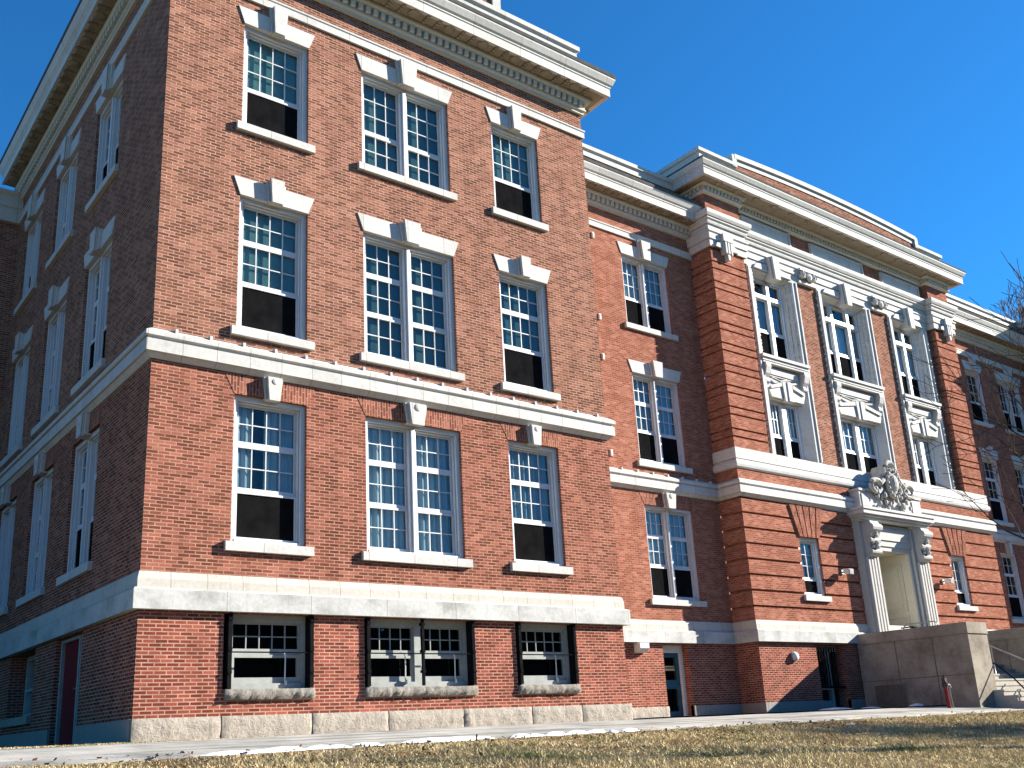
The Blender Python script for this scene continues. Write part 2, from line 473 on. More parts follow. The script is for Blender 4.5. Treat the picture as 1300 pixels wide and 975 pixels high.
# back wing seen past the left wall
m = MB(); wall_y(m, WD, -16, 0, -.1, 15.1); wall_x(m, -16, WD, 24, -.1, 15.1); part('wall', m, BRICK_UP, school, 'shaded brick wall of the rear wing')
m = MB(); sweep(m, [(-16, 24), (-16, WD), (0, WD)], [(-.2, 14.30), (.12, 14.30), (.12, 14.72), (.16, 14.74), (.16, 15.05), (.26, 15.12), (.26, 15.2), (-.2, 15.2)]); part('cornice', m, CORN, school)
# back of the building
m = MB(); m.quad((-16, 24, -.1), (RX + WX, 24, -.1), (RX + WX, 24, 15), (-16, 24, 15)); part('rear_wall', m, BRICK_UP, school)
m = MB()
for x0, x1, y0, y1, z in ((0.02, WX - .02, .02, 23.9, 16.2), (WX - .02, PX0 + .02, CY + .02, 23.9, 16.19), (PX0 + .02, PX1 - .02, FY + .3, 23.9, 17.3), (PX1 - .02, RX + .02, CY + .02, 23.9, 16.19), (RX + .02, RX + WX - .02, .02, 23.9, 16.2), (-15.9, .02, WD + .1, 23.9, 15.12)):
    m.box(x0, x1, y0, y1, z - .2, z)
part('roof', m, DARKROOF, school)

# ---- pavilion walls
DOOR_P = (21.05, 22.45, -.05, 1.93)
SW = [(21.45, 1.0), (30.3, 1.0)]                       # narrow windows beside the portal
PORTAL_H = (24.75, 26.95, 1.5, 5.2)
BAYS = [(21.76, 2.62, 2), (25.90, 3.2, 3), (30.08, 2.62, 2)]
m = MB(); wall_y(m, PYF, PX0, PX1, -.1, WTB + .1, [DOOR_P], depth=.7); wall_x(m, PX0, PYF, CY, -.1, WTB + .1); wall_x(m, PX1, PYF, CY, -.1, WTB + .1); part('basement_wall', m, BRICK_BASE, school)
holes = [(c - w / 2, c + w / 2, 3.42, 5.22) for c, w in SW] + [PORTAL_H]
m = MB(); z = WTT - .02; G = .065
while z < BEL:
    z1 = min(z + .46, BEL + .1)
    wall_y(m, PYF, PX0, PX1, z, z1 - G, holes, ret=.09); wall_y(m, PYF + .09, PX0 + .0, PX1, z1 - G, z1, holes)
    for xs in (PX0, PX1): wall_x(m, xs, PYF, CY, z, z1 - G)
    z = z1
wall_x(m, PX0 + .06, PYF + .09, CY, WTT - .02, BEL + .1); wall_x(m, PX1 - .06, PYF + .09, CY, WTT - .02, BEL + .1)
part('rusticated_wall', m, BRICK_PAV, school)
m = MB(); wall_y(m, PYF, PX0, PX1, BEL + .1, 7.2); wall_x(m, PX0, PYF, CY, BEL + .1, 7.2); wall_x(m, PX1, PYF, CY, BEL + .1, 7.2); part('wall', m, BRICK_PAV, school)
# corner piers with paired grooves
for x0, x1 in ((PX0, 20.05), (31.75, PX1)):
    m = MB(); z = 7.70; k = 0
    while z < 14.5:
        h = .45 if k % 2 == 0 else .25
        z1 = min(z + h, 14.55)
        wall_y(m, PYF, x0, x1, z, z1 - .06, ret=.09); wall_y(m, PYF + .09, x0, x1, z1 - .06, z1)
        for xs in (x0, x1): wall_x(m, xs, PYF, CY if xs in (PX0, PX1) else FY, z, z1 - .06)
        z = z1; k += 1
    wall_x(m, x0 + .05, PYF + .09, CY, 7.7, 14.55); wall_x(m, x1 - .05, PYF + .09, CY if x1 == PX1 else FY, 7.7, 14.55)
    part('corner_pier', m, BRICK_PAV, school)
m = MB(); wall_y(m, FY, 20.05, 31.75, 7.2, 14.6, [(c - w / 2 + .12, c + w / 2 - .12, 7.9, 14.5) for c, w, n in BAYS], depth=.2); part('wall', m, BRICK_UP, school)
# frieze above the entablature
m = MB()
pp = [(PX0, CY + .8), (PX0, PYF), (20.10, PYF), (20.10, FY), (31.70, FY), (31.70, PYF), (PX1, PYF), (PX1, CY + .8)]
for a, b in zip(pp, pp[1:]): m.quad((*a, 15.6), (*b, 15.6), (*b, 16.75), (*a, 16.75))
wall_x(m, PX0, PYF + .9, 12, 14.5, 17.95); wall_x(m, PX1, PYF + .9, 12, 14.5, 17.95)
part('frieze_wall', m, BRICK_PAV, school)
for c, w, n in BAYS:
    m = MB(); m.box(c - w / 2 + .05, c + w / 2 - .05, FY - .05, FY + .1, 15.76, 16.24)
    for a, b, cz, d in ((c - w / 2 - .03, c + w / 2 + .03, 16.2, 16.28), (c - w / 2 - .03, c + w / 2 + .03, 15.72, 15.80)): m.box(a, b, FY - .09, FY + .05, cz, d)
    for a in (c - w / 2 - .03, c + w / 2 - .05): m.box(a, a + .08, FY - .09, FY + .05, 15.803, 16.197)
    part('frieze_panel', m, STONE_P, school)

# ---- horizontal stone courses
PATH_ALL = [(0, WD), (0, 0), (WX, 0), (WX, CY), (PX0, CY), (PX0, PYF), (PX1, PYF), (PX1, CY), (RX, CY), (RX, 0), (RX + WX, 0), (RX + WX, 14)]
m = MB(); sweep(m, PATH_ALL, [(-.05, WTM), (.05, WTM), (.05, WTT - .12), (.02, WTT), (-.05, WTT)]); part('water_table', m, WT_UP, school)
m = MB(); sweep(m, PATH_ALL, [(-.05, WTB), (.13, WTB), (.13, WTM - .03), (.10, WTM - .002), (-.05, WTM - .002)]); part('water_table', m, WT_LO, school, 'weathered lower course of the water table')
m = MB(); sweep(m, PATH_ALL, [(-.05, BEL), (.03, BEL), (.10, BEL + .08), (.14, BEL + .09), (.14, BEL + .305), (.11, BEL + .32), (.11, BEL + .35), (.16, BEL + .37), (.16, BEL + .45), (.03, BEL + .54), (-.05, BEL + .54)])
part('belt_course', m, STONE_B, school)
# little raised lugs on the top of the belt course
lug = MB().box(0, .05, -.13, -.02, BEL + .46, BEL + .56).mesh('joint_lug', STONE_B)
for x0, x1, yy in ((.35, WX, 0), (WX + .5, PX0, CY)):
    while x0 < x1:
        o = link('joint_lug', lug, school); o.location = (x0, yy, 0); x0 += .62
for path in ([(0, WD), (0, 0), (WX, 0), (WX, CY), (PX0, CY)], [(PX1, CY), (RX, CY), (RX, 0), (RX + WX, 0), (RX + WX, 14)]):
    m = MB(); sweep(m, path, [(-.05, 14.31), (.05, 14.31), (.05, 14.47), (.07, 14.49), (.07, 14.53), (-.05, 14.53)]); part('string_course', m, STONE, school)
    # cornice: bed moulding, soffit and fascia
    m = MB()
    sweep(m, path, [(-.1, 15.00), (.07, 15.00), (.07, 15.06), (.12, 15.09), (.12, 15.14), (-.1, 15.14)])
    sweep(m, path, [(-.1, 15.14), (.10, 15.14), (.10, 15.31), (-.1, 15.31)])
    sweep(m, path, [(-.1, 15.31), (.20, 15.31), (.24, 15.36), (.24, 15.42), (-.1, 15.42)])
    part('cornice_bed_moulding', m, stone_mat('bed_moulding', (.56, .52, .44), stain=.3), school)
    m = dentils(MB(), path, 15.155, 15.305, .09, .19, .19)
    part('dentil_band', m, stone_mat('dentil_stone', (.60, .56, .47), stain=.2), school)
    m = MB(); sweep(m, path, [(-.1, 15.42), (.56, 15.46), (.56, 15.5), (-.1, 15.5)])
    for a, b in zip(path, path[1:]):       # carved bosses under the soffit
        a = Vector(a); b = Vector(b); L = (b - a).length; d = (b - a).normalized(); rt = Vector((d.y, -d.x)); n = max(1, int(L / .95))
        for k in range(n):
            c = a + d * (k + .5) * (L / n) + rt * .40
            m.sphere((c.x, c.y, 15.44), .15, 10, (1, 1, .35))
            for e in (-.33, .33):
                c2 = c + d * e
                for g in (-.1, 0, .1):
                    c3 = c2 + rt * g; m.box(c3.x - .04, c3.x + .04, c3.y - .04, c3.y + .04, 15.41, 15.47)
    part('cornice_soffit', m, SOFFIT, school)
    m = MB(); sweep(m, path, [(.5, 15.44), (.58, 15.44), (.58, 15.66), (.60, 15.68), (.60, 15.72), (.64, 15.76), (.70, 15.90), (.70, 15.95), (.4, 15.95), (.4, 15.5)]); part('cornice', m, CORN, school)
    m = MB(); sweep(m, path, [(.3, 15.953), (.715, 15.953), (.72, 16.05), (-.06, 16.28), (-.06, 15.953)]); part('cornice_flashing', m, DARKROOF, school)
    m = MB(); sweep(m, path, [(-.35, 16.7), (.035, 16.7), (.035, 16.86), (.05, 16.9), (.10, 16.93), (.10, 17.06), (.04, 17.10), (-.35, 17.12)]); part('parapet_coping', m, CORN, school)
    m = MB(); sweep(m, path, [(-.3, 16.0), (.002, 16.0), (.002, 16.71), (-.3, 16.71)]); part('parapet', m, BRICK_UP, school)
# raised centre of the wing's parapet
m = MB(); m.box(2.65, 8.05, -.02, .4, 17.0, 17.75); part('parapet', m, BRICK_UP, school)
m = MB(); m.box(2.55, 8.15, -.10, .5, 17.75, 17.95); m.box(2.60, 8.10, -.06, .45, 17.6, 17.748)
for a, b in ((2.55, 2.8), (7.9, 8.15)): m.box(a, b, -.08, .45, 17.08, 17.598)
part('parapet_coping', m, CORN, school)

# granite base course of rock-faced blocks
def granite_run(x0, x1, y, z0, z1, seed, sizes=(1.3, 1.9)):
    rnd = random.Random(seed); x = x0; k = 0
    while x < x1 - .05:
        w = rnd.uniform(*sizes); e = min(x + w, x1)
        if x1 - e < .5: e = x1
        mb = MB(); rough_block(mb, x + .008, e - .012, z0, z1, y, .05, .075, seed * 50 + k); part('granite_block', mb, GRANITE, school, smooth=True); x = e; k += 1
granite_run(-.03, WX + .04, -.04, -.5, .31, 3)
granite_run(WX + .02, DOOR_C[0], CY - .04, -.5, .31, 4)
for q in ((-.045, 0, 4.75, WD), (-.045, 0, .002, 3.0), (DOOR_C[1], PX0 - .05, CY - .045, CY + .1), (PX0 - .045, PX0 + .05, PYF - .042, CY), (PX0 + .052, DOOR_P[0], PYF - .045, PYF + .1), (DOOR_P[1], 23.1, PYF - .045, PYF + .1), (28.6, PX1 + .04, PYF - .045, PYF + .1), (PX1 + .05, RX, CY - .045, CY + .1)):
    m = MB(); m.box(*q, -.5, .31); part('granite_base', m, GRANITE_SM, school)

# ------------------------------------------------------------------ windows
MESH = {}
def sash_grid(mb, x0, x1, z0, z1, cols, rows, y=.185, st=.05, rail_b=.06, rail_t=.04, mun=.018, th=.045):
    """one sash: stiles, rails and glazing bars"""
    mb.box(x0, x0 + st, y, y + th, z0, z1); mb.box(x1 - st, x1, y, y + th, z0, z1)
    mb.box(x0 + st, x1 - st, y + .001, y + th, z0, z0 + rail_b); mb.box(x0 + st, x1 - st, y + .001, y + th, z1 - rail_t, z1)
    a, b, c, d = x0 + st, x1 - st, z0 + rail_b, z1 - rail_t
    for k in range(1, cols): x = a + (b - a) * k / cols; mb.box(x - mun / 2, x + mun / 2, y + .008, y + th - .006, c, d)
    for k in range(1, rows): z = c + (d - c) * k / rows; mb.box(a, b, y + .010, y + th - .008, z - mun / 2, z + mun / 2)
    return (a, b, c, d)

def curtain_mesh(x0, x1, z0, z1, y, fold=.022, n=48, gap=None, seed=1):
    rnd = random.Random(seed); mb = MB(); ph = rnd.uniform(0, 6)
    xs = [x0 + (x1 - x0) * k / n for k in range(n + 1)]
    for a, b in zip(xs, xs[1:]):
        if gap and gap[0] < (a + b) / 2 < gap[1]: continue
        ya = y + fold * math.sin(ph + a * 42) + .5 * fold * math.sin(a * 17 + ph); yb = y + fold * math.sin(ph + b * 42) + .5 * fold * math.sin(b * 17 + ph)
        mb.quad((a, ya, z0), (b, yb, z0), (b, yb, z1), (a, ya, z1))
    return mb

def window_meshes(key, w, h, nl, spec, lintel, cover, sw=.12, keyw=None, sillh=.18):
    """meshes of a window in its own frame: x centred, sill at z = 0, wall face at y = 0.
    nl: lights side by side; spec: list of tiers from the top (height share, cols, rows or None for a screened opening)."""
    if key in MESH: return MESH[key]
    out = []
    x0, x1 = -w / 2, w / 2; jw = .085; mw = .17
    fr = MB()
    fr.box(x0, x0 + jw, .07, .33, 0, h); fr.box(x1 - jw, x1, .07, .33, 0, h)
    fr.box(x0 + jw, x1 - jw, .071, .33, h - .085, h); fr.box(x0 + jw, x1 - jw, .06, .33, .0, .055)
    fr.box(x0 + jw, x0 + jw + .03, .125, .33, .055, h - .085); fr.box(x1 - jw - .03, x1 - jw, .125, .33, .055, h - .085)
    fr.box(x0 + jw + .03, x1 - jw - .03, .126, .33, h - .115, h - .085)
    lights = []
    iw = (w - 2 * jw - .06 - (nl - 1) * mw) / nl
    for k in range(nl):
        a = x0 + jw + .03 + k * (iw + mw); lights.append((a, a + iw))
        if k < nl - 1:
            fr.box(a + iw, a + iw + mw, .10, .33, .055, h - .115); fr.box(a + iw + .045, a + iw + mw - .045, .06, .1, .055, h - .086)
    out.append(('window', fr, WHITE, False))
    zt, zb = h - .115, .055; H = zt - zb
    for li, (a, b) in enumerate(lights):
        z = zt; sa = MB(); sc = None; gz = zb
        for share, cols, rows in spec:
            z2 = z - H * share
            if rows is None:
                s2 = MB(); sash_grid(s2, a, b, z2, z, 1, 1, y=.155, st=.045, rail_b=.055, rail_t=.04, th=.03)
                out.append(('lower_sash', s2, WHITE, True))
                sc = MB(); sc.quad((a + .04, .176, z2 + .05), (b - .04, .176, z2 + .05), (b - .04, .176, z - .035), (a + .04, .176, z - .035)); gz = z
            else:
                sash_grid(sa, a, b, z2, z, cols, rows, y=.185 if share != spec[-1][0] or rows is None else .17, rail_b=.075 if rows else .05)
            z = z2
        out.append(('sash', sa, WHITE, True))
        g = MB(); g.quad((a + .02, .212, gz), (b - .02, .212, gz), (b - .02, .212, zt), (a + .02, .212, zt)); out.append(('glass_pane', g, GLASS, True))
        if sc: out.append(('insect_screen', sc, SCREEN, True))
        kind = cover[li] if isinstance(cover, (list, tuple)) else cover
        if kind == 'curtain':
            out.append(('curtain', curtain_mesh(a + .01, b - .01, gz + .02, zt - .01, .285, seed=hash(key) % 97 + li), CURTAIN, True))
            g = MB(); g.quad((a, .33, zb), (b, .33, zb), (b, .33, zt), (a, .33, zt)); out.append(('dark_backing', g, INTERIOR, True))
        elif kind == 'gap':
            cw = b - a
            out.append(('curtain', curtain_mesh(a + .01, b - .01, gz + .02, zt - .01, .275, gap=(a + cw * .27, a + cw * .50), seed=li + 3), CURTAIN, True))
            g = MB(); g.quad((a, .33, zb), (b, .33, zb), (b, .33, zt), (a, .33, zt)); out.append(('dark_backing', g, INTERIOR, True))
        else:
            g = MB(); g.quad((a, .27, zb), (b, .27, zb), (b, .27, zt), (a, .27, zt)); out.append(('blind_or_dark_room', g, {'blind': BLIND, 'blue': BLIND_B, 'dark': INTERIOR}[kind], True))  # dark kind is a near-black sheet standing for the room behind, no blind
    # sill
    if lintel != 'bay':
        s = MB(); s.prism_x([(.08, .0), (-.03, -.012), (-.085, -.02), (-.085, -sillh), (-.02, -sillh), (.08, -sillh)], x0 - sw, x1 + sw)
        s.box(x0 + .002, x1 - .002, .02, .3, -.05, .003)
        out.append(('sill', s, STONE, True))
    kw = keyw or (.36 if nl == 1 else .50)
    if lintel in ('flat', 'tall'):
        lh = .355; kt = .46 if lintel == 'flat' else None
        for s_ in (-1, 1):
            l = MB(); e = w / 2
            pl = [(s_ * kw * .42, h - .012), (s_ * (e - .0), h - .012), (s_ * (e + .135), h + lh), (s_ * kw * .5, h + lh)]
            if s_ < 0: pl = pl[::-1]
            l.prism(pl, -.025, .12); out.append(('lintel', l, STONE, True))
        top = h + (.45 if lintel == 'flat' else .58)
        kb = -.05
        k_ = MB()
        k_.prism([(-kw * .42, h + kb + .03), (kw * .42, h + kb + .03), (kw * .56, top - .05 if lintel == 'flat' else top), (-kw * .56, top - .05 if lintel == 'flat' else top)], -.075, .1)
        k_.prism([(-kw * .30, h + kb), (kw * .30, h + kb), (kw * .40, top), (-kw * .40, top)], -.15, -.075)
        out.append(('keystone', k_, STONE, True))
    elif lintel == 'arch':
        e = w / 2
        b_ = MB(); b_.prism([(-e + .0, h + .0), (e, h + .0), (e + .2, h + .385), (-e - .2, h + .385)], -.007, .02); out.append(('brick_arch', b_, BRICK_ARCH, True))
        k_ = MB()
        k_.prism([(-kw * .38, h - .03), (kw * .38, h - .03), (kw * .52, h + .386), (-kw * .52, h + .386)], -.08, .1)
        k_.prism([(-kw * .28, h - .06), (kw * .28, h - .06), (kw * .40, h + .386), (-kw * .40, h + .386)], -.15, -.08)
        k_.sphere((0, -.15, h + .30), kw * .17, 10, (1, .3, 1))
        out.append(('keystone', k_, STONE, True))
    MESH[key] = [(n, mb.mesh(n, mt), sub) for n, mb, mt, sub in out]
    return MESH[key]

def place_window(ms, loc, rz=0, label=None):
    root = None
    for n, me, sub in ms:
        if not sub:
            root = link(n, me, school, label); root.location = loc; root.rotation_euler = (0, 0, rz)
        else: link(n, me, root)
    return root

T3 = [(.31, 4, 2), (.34, 4, 2), (.35, 4, None)]
T3F = [(.31, 3, 2), (.34, 3, 2), (.35, 3, 2)]
U2 = [(.60, 4, 3), (.40, 4, None)]
U2F = [(.60, 3, 3), (.40, 3, 2)]
h1, h2, h3 = H1 - S1, H2 - S2, H3 - S3
for i, (c, w) in enumerate(WIN):
    single = i != 1
    place_window(window_meshes(('f1', i), w, h1, 1 if single else 2, T3 if single else T3F, 'arch', ('gap' if i == 0 else 'curtain') if single else ['curtain', 'curtain']), (c, 0, S1))
    place_window(window_meshes(('f2', single), w, h2, 1 if single else 2, T3 if single else T3F, 'flat', 'blind'), (c, 0, S2))
    place_window(window_meshes(('f3', single), w, h3, 1 if single else 2, U2 if single else U2F, 'tall', 'blind'), (c, 0, S3))
T3D = [(.31, 3, 2), (.34, 3, 2), (.35, 3, None)]
U2D = [(.60, 3, 3), (.40, 3, None)]
for i, (c, w) in enumerate(LWIN):
    sp = T3D if i == 0 else T3F; su = U2D if i != 1 else U2F
    place_window(window_meshes(('l1', i == 0), w, h1, 2, sp, 'arch', 'blue'), (0, c, S1), R(-90))
    place_window(window_meshes(('l2', i == 0), w, h2, 2, sp, 'flat', 'blue'), (0, c, S2), R(-90))
    place_window(window_meshes(('l3', i != 1), w, h3, 2, su, 'tall', 'blue'), (0, c, S3), R(-90))
c, w = CWIN
place_window(window_meshes('c1', w, h1, 2, T3D, 'arch', ['curtain', 'blue']), (c, CY, S1))
place_window(window_meshes('c2', w, h2, 2, T3D, 'flat', ['curtain', 'blue']), (c, CY, S2))
place_window(window_meshes('c3', w, h3, 2, U2D, 'tall', ['curtain', 'blue']), (c, CY, S3))
for i, (c, w) in enumerate(RCW):
    n = 1 if i == 0 else 2
    place_window(window_meshes(('r1', i), w, h1, n, T3D, 'arch', 'dark'), (c, CY, S1))
    place_window(window_meshes(('r2', i), w, h2, n, T3D, 'flat', 'dark'), (c, CY, S2))
    place_window(window_meshes(('r3', i), w, h3, n, U2D, 'tall', 'dark'), (c, CY, S3))
# narrow windows beside the portal, with a flat arch of brick voussoirs
for c, w in SW:
    win = place_window(window_meshes('narrow', w, 1.80, 1, [(.72, 2, 3), (.28, 2, None)], 'none', 'blue', sw=.15), (c, PYF, 3.42))
    m = MB()
    m.prism([(c - .55, 5.222), (c + .55, 5.222), (c + .95, 6.24), (c - .95, 6.24)], PYF - .006, PYF + .10)
    for k in range(5):
        a0, a1 = -.5 + k * .2 + .02, -.5 + (k + 1) * .2 - .02; q = 1.72
        m.prism([(c + a0 * 1.05, 5.224), (c + a1 * 1.05, 5.224), (c + a1 * q, 6.2), (c + a0 * q, 6.2)], PYF - .05, PYF - .0065)
    part('flat_arch', m, BRICK_ARCH, school)

# basement windows with iron grille posts, black shade liners and rock-faced sills
def basement_window(c, w, n, key):
    x0, x1 = c - w / 2, c + w / 2; h = BH - BB; y0 = 0
    fr = MB()
    fr.box(x0 + .06, x0 + .15, .15, .32, BB, BH); fr.box(x1 - .15, x1 - .06, .15, .32, BB, BH); fr.box(x0 + .15, x1 - .15, .151, .32, BH - .12, BH); fr.box(x0 + .15, x1 - .15, .13, .32, BB, BB + .1)
    iw = (w - .3 - (n - 1) * .14) / n
    lights = [(x0 + .15 + k * (iw + .14), x0 + .15 + k * (iw + .14) + iw) for k in range(n)]
    for k in range(n - 1): fr.box(lights[k][1], lights[k][1] + .14, .152, .32, BB + .1, BH - .12)
    root = part('window', fr, GREYP, school)
    sa = MB(); gl = MB(); ls = MB()
    zm = BB + .1 + (h - .22) * .47
    for a, b in lights:
        sash_grid(sa, a, b, zm, BH - .12, 5 if n == 1 else 4, 2, y=.20, st=.035, rail_b=.1, rail_t=.03)
        sash_grid(ls, a, b, BB + .1, zm, 1, 1, y=.18, st=.06, rail_b=.1, rail_t=.05)
        gl.quad((a, .222, BB + .1), (b, .222, BB + .1), (b, .222, BH - .12), (a, .222, BH - .12))
    part('sash', sa, GREYP, root); part('lower_sash', ls, GREYP, root); part('glass_pane', gl, GLASS, root)
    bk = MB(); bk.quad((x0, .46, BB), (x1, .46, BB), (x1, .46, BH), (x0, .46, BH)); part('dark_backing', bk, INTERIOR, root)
    gr = MB()
    xs = [x0 + .035, x1 - .035] + ([] if n == 1 else [c])
    for x in xs:
        e = .034 if x != c else .025
        gr.box(x - e, x + e, -.06, -.015, BB + .02, BH + .0)
        if x != c: gr.box(x - .034, x + .030, .004, .14, BB + .006, BH - .004)  # black liner over the brick reveal, painting in its deep shade
        for zz in (BB + .25, BB + .62, BH - .12): gr.box(x - .035, x + .035, -.075, .02, zz, zz + .05)
    gr.tube([(x0 + .03, -.04, BB + .60), (x1 - .03, -.04, BB + .60)], .013, 6)
    part('iron_grille', gr, BLACK, root)  # posts and bar, plus the black shade liners of the reveal
    for a, b in lights:
        ht = MB()
        q = a + iw * .72
        ht.tube([(q - .04, .15, zm + .05), (q + .02, .11, zm + .03), (q + .05, .12, zm - .02), (q + .05, .13, BB + .12)], .012, 6)
        ht.box(q + .045, q + .075, .10, .14, BB + .06, BB + .14); part('latch', ht, WHITEBOX, root)
    sl = MB(); rough_block(sl, x0 - .03, x1 + .03, BB - .17, BB, -.05, .075, .05, hash(key) % 100)
    sl.box(x0, x1, .02, .4, BB - .05, BB + .004)
    part('rock_sill', sl, GRANITE_D, root, smooth=True)
basement_window(2.275, 1.57, 1, 1); basement_window(5.34, 2.42, 2, 2); basement_window(8.42, 1.55, 1, 3)

# left wall, basement: red door and dark window
y0, y1 = DOOR_L[0], DOOR_L[1]
d = MB(); d.box(.16, .21, y0 + .55, y1 - .08, -.02, 1.9); door = part('door', d, REDDOOR, school, 'dark red side door')
f = MB(); f.box(.10, .22, y0 + .48, y0 + .55, -.03, 1.96); f.box(.10, .22, y1 - .08, y1, -.03, 1.96); f.box(.101, .22, y0 + .55, y1 - .08, 1.9, 1.96); f.box(.12, .22, y0, y0 + .48, -.03, 1.96); part('door_frame', f, GREYP, door)
d = MB(); d.tube([(.13, y0 + .66, 1.0), (.13, y0 + .8, 1.0)], .014); d.box(.135, .16, y0 + .65, y0 + .69, .95, 1.06); part('handle', d, METAL, door)
f = MB(); yy0, yy1 = BW_L[0], BW_L[1]
for a in (yy0, (yy0 + yy1) / 2 - .05, yy1 - .1): f.box(.34, .46, a, a + .1, BW_L[2], BH)
f.box(.341, .46, yy0 + .1, yy1 - .1, BH - .1, BH); f.box(.341, .46, yy0 + .1, yy1 - .1, BW_L[2], BW_L[2] + .1); f.box(.342, .45, yy0 + .1, yy1 - .1, 1.2, 1.26)
root = part('window', f, GREYP, school)
g = MB(); g.quad((.41, yy0, BW_L[2]), (.41, yy1, BW_L[2]), (.41, yy1, BH), (.41, yy0, BH)); part('glass_pane', g, GLASS, root)
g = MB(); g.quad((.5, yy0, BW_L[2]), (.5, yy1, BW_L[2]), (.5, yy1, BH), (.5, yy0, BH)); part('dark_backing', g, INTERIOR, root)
g = MB(); g.box(-.09, .3, yy0 - .05, yy1 + .05, BW_L[2] - .16, BW_L[2] + .003); part('rock_sill', g, GRANITE, root)

# connector door: teal, two glazed panels, brass plate
x0, x1, _, zt = DOOR_C
d = MB(); dy = CY + .3
f = MB(); f.box(x0, x0 + .1, dy - .08, dy + .2, -.03, zt); f.box(x1 - .1, x1, dy - .08, dy + .2, -.03, zt); f.box(x0 + .1, x1 - .1, dy - .079, dy + .2, zt - .2, zt)
st = .13; a, b = x0 + .1, x1 - .1; top = zt - .2
for q in ((a, a + st, -.03, top), (b - st, b, -.03, top), (a + st, b - st, top - .12, top), (a + st, b - st, .78, 1.02), (a + st, b - st, -.03, .18)): d.box(q[0], q[1], dy, dy + .05, q[2], q[3])
door = part('door', d, TEALDOOR, school, 'teal basement door with two dark panes')
part('door_frame', f, WHITEBOX, door)
g = MB()
for z0_, z1_ in ((.18, .78), (1.02, top - .12)): g.quad((a + st, dy + .03, z0_), (b - st, dy + .03, z0_), (b - st, dy + .03, z1_), (a + st, dy + .03, z1_))
part('glass_pane', g, GLASS, door)
g = MB(); g.quad((a, dy + .2, -.03), (b, dy + .2, -.03), (b, dy + .2, zt), (a, dy + .2, zt)); part('dark_backing', g, INTERIOR, door)
g = MB(); g.box(a + st + .03, b - st - .03, dy + .022, dy + .028, 1.27, 1.33); g.box(a + st + .03, b - st - .03, dy + .022, dy + .028, 1.36, 1.40); part('notice_plate', g, plain_mat('brass_notice', (.55, .47, .25), .4), door)
# pavilion basement door behind an iron gate
x0, x1, _, zt = DOOR_P
f = MB(); dy = PYF + .35
f.box(x0 + .9, x0 + 1.02, dy - .06, dy + .1, 0, zt); f.box(x0 + .1, x0 + .9, dy - .061, dy + .1, .62, .70); f.box(x0 + .1, x0 + .9, dy - .06, dy + .1, 0, .25); f.box(x0, x1, dy - .059, dy + .1, zt - .18, zt)
f.box(x0 + .15, x0 + .85, dy - .06, dy + .1, .25, .3)
door = part('door', f, GREYP, school, 'pale framed basement door beside the stair wall')
g = MB(); g.quad((x0, dy + .05, 0), (x1, dy + .05, 0), (x1, dy + .05, zt), (x0, dy + .05, zt)); part('glass_pane', g, GLASS, door)
g = MB(); g.quad((x0, dy + .3, 0), (x1, dy + .3, 0), (x1, dy + .3, zt), (x0, dy + .3, zt)); part('dark_backing', g, INTERIOR, door)
g = MB()
for k in range(8): g.box(x0 + .12 + k * .13, x0 + .15 + k * .13, PYF + .1, PYF + .13, .7, zt - .05)
g.box(x0 + .05, x1, PYF + .1, PYF + .13, .66, .72); part('iron_grille', g, BLACK, door)
g = MB(); g.box(x0 - .05, x1 + .1, PYF - .55, PYF + .3, -.12, .06); part('door_step', g, CONC, door)

# ------------------------------------------------------------------ pavilion carved stonework
# sill course
m = MB()
pth = [(PX0, CY), (PX0, PYF), (PX1, PYF), (PX1, CY)]
sweep(m, pth, [(-.3, 7.12), (.02, 7.12), (.07, 7.16), (.09, 7.24), (.07, 7.33), (.03, 7.36), (.03, 7.40), (-.0, 7.42), (-.3, 7.42)])
sweep(m, pth, [(-.3, 7.42), (.04, 7.421), (.04, 7.76), (-.3, 7.76)])
part('sill_course', m, STONE_P, school)
# entablature
m = MB()
ent = [(PX0, CY + .6), (PX0, PYF), (20.10, PYF), (20.10, FY), (31.70, FY), (31.70, PYF), (PX1, PYF), (PX1, CY + .6)]
for pr in ([(-.2, 14.47), (.05, 14.47), (.05, 14.72), (-.2, 14.72)], [(-.2, 14.721), (.09, 14.721), (.09, 14.94), (.13, 14.97), (.13, 15.02), (-.2, 15.02)], [(-.2, 15.021), (.05, 15.021), (.05, 15.25), (-.2, 15.25)],
           [(-.2, 15.251), (.10, 15.251), (.12, 15.31), (.12, 15.37), (.17, 15.40), (.17, 15.45), (-.2, 15.45)], [(-.2, 15.451), (.2, 15.47), (.24, 15.55), (.25, 15.62), (.25, 15.68), (-.1, 15.76), (-.2, 15.76)]):
    sweep(m, ent, pr)
part('entablature', m, STONE_P, school)
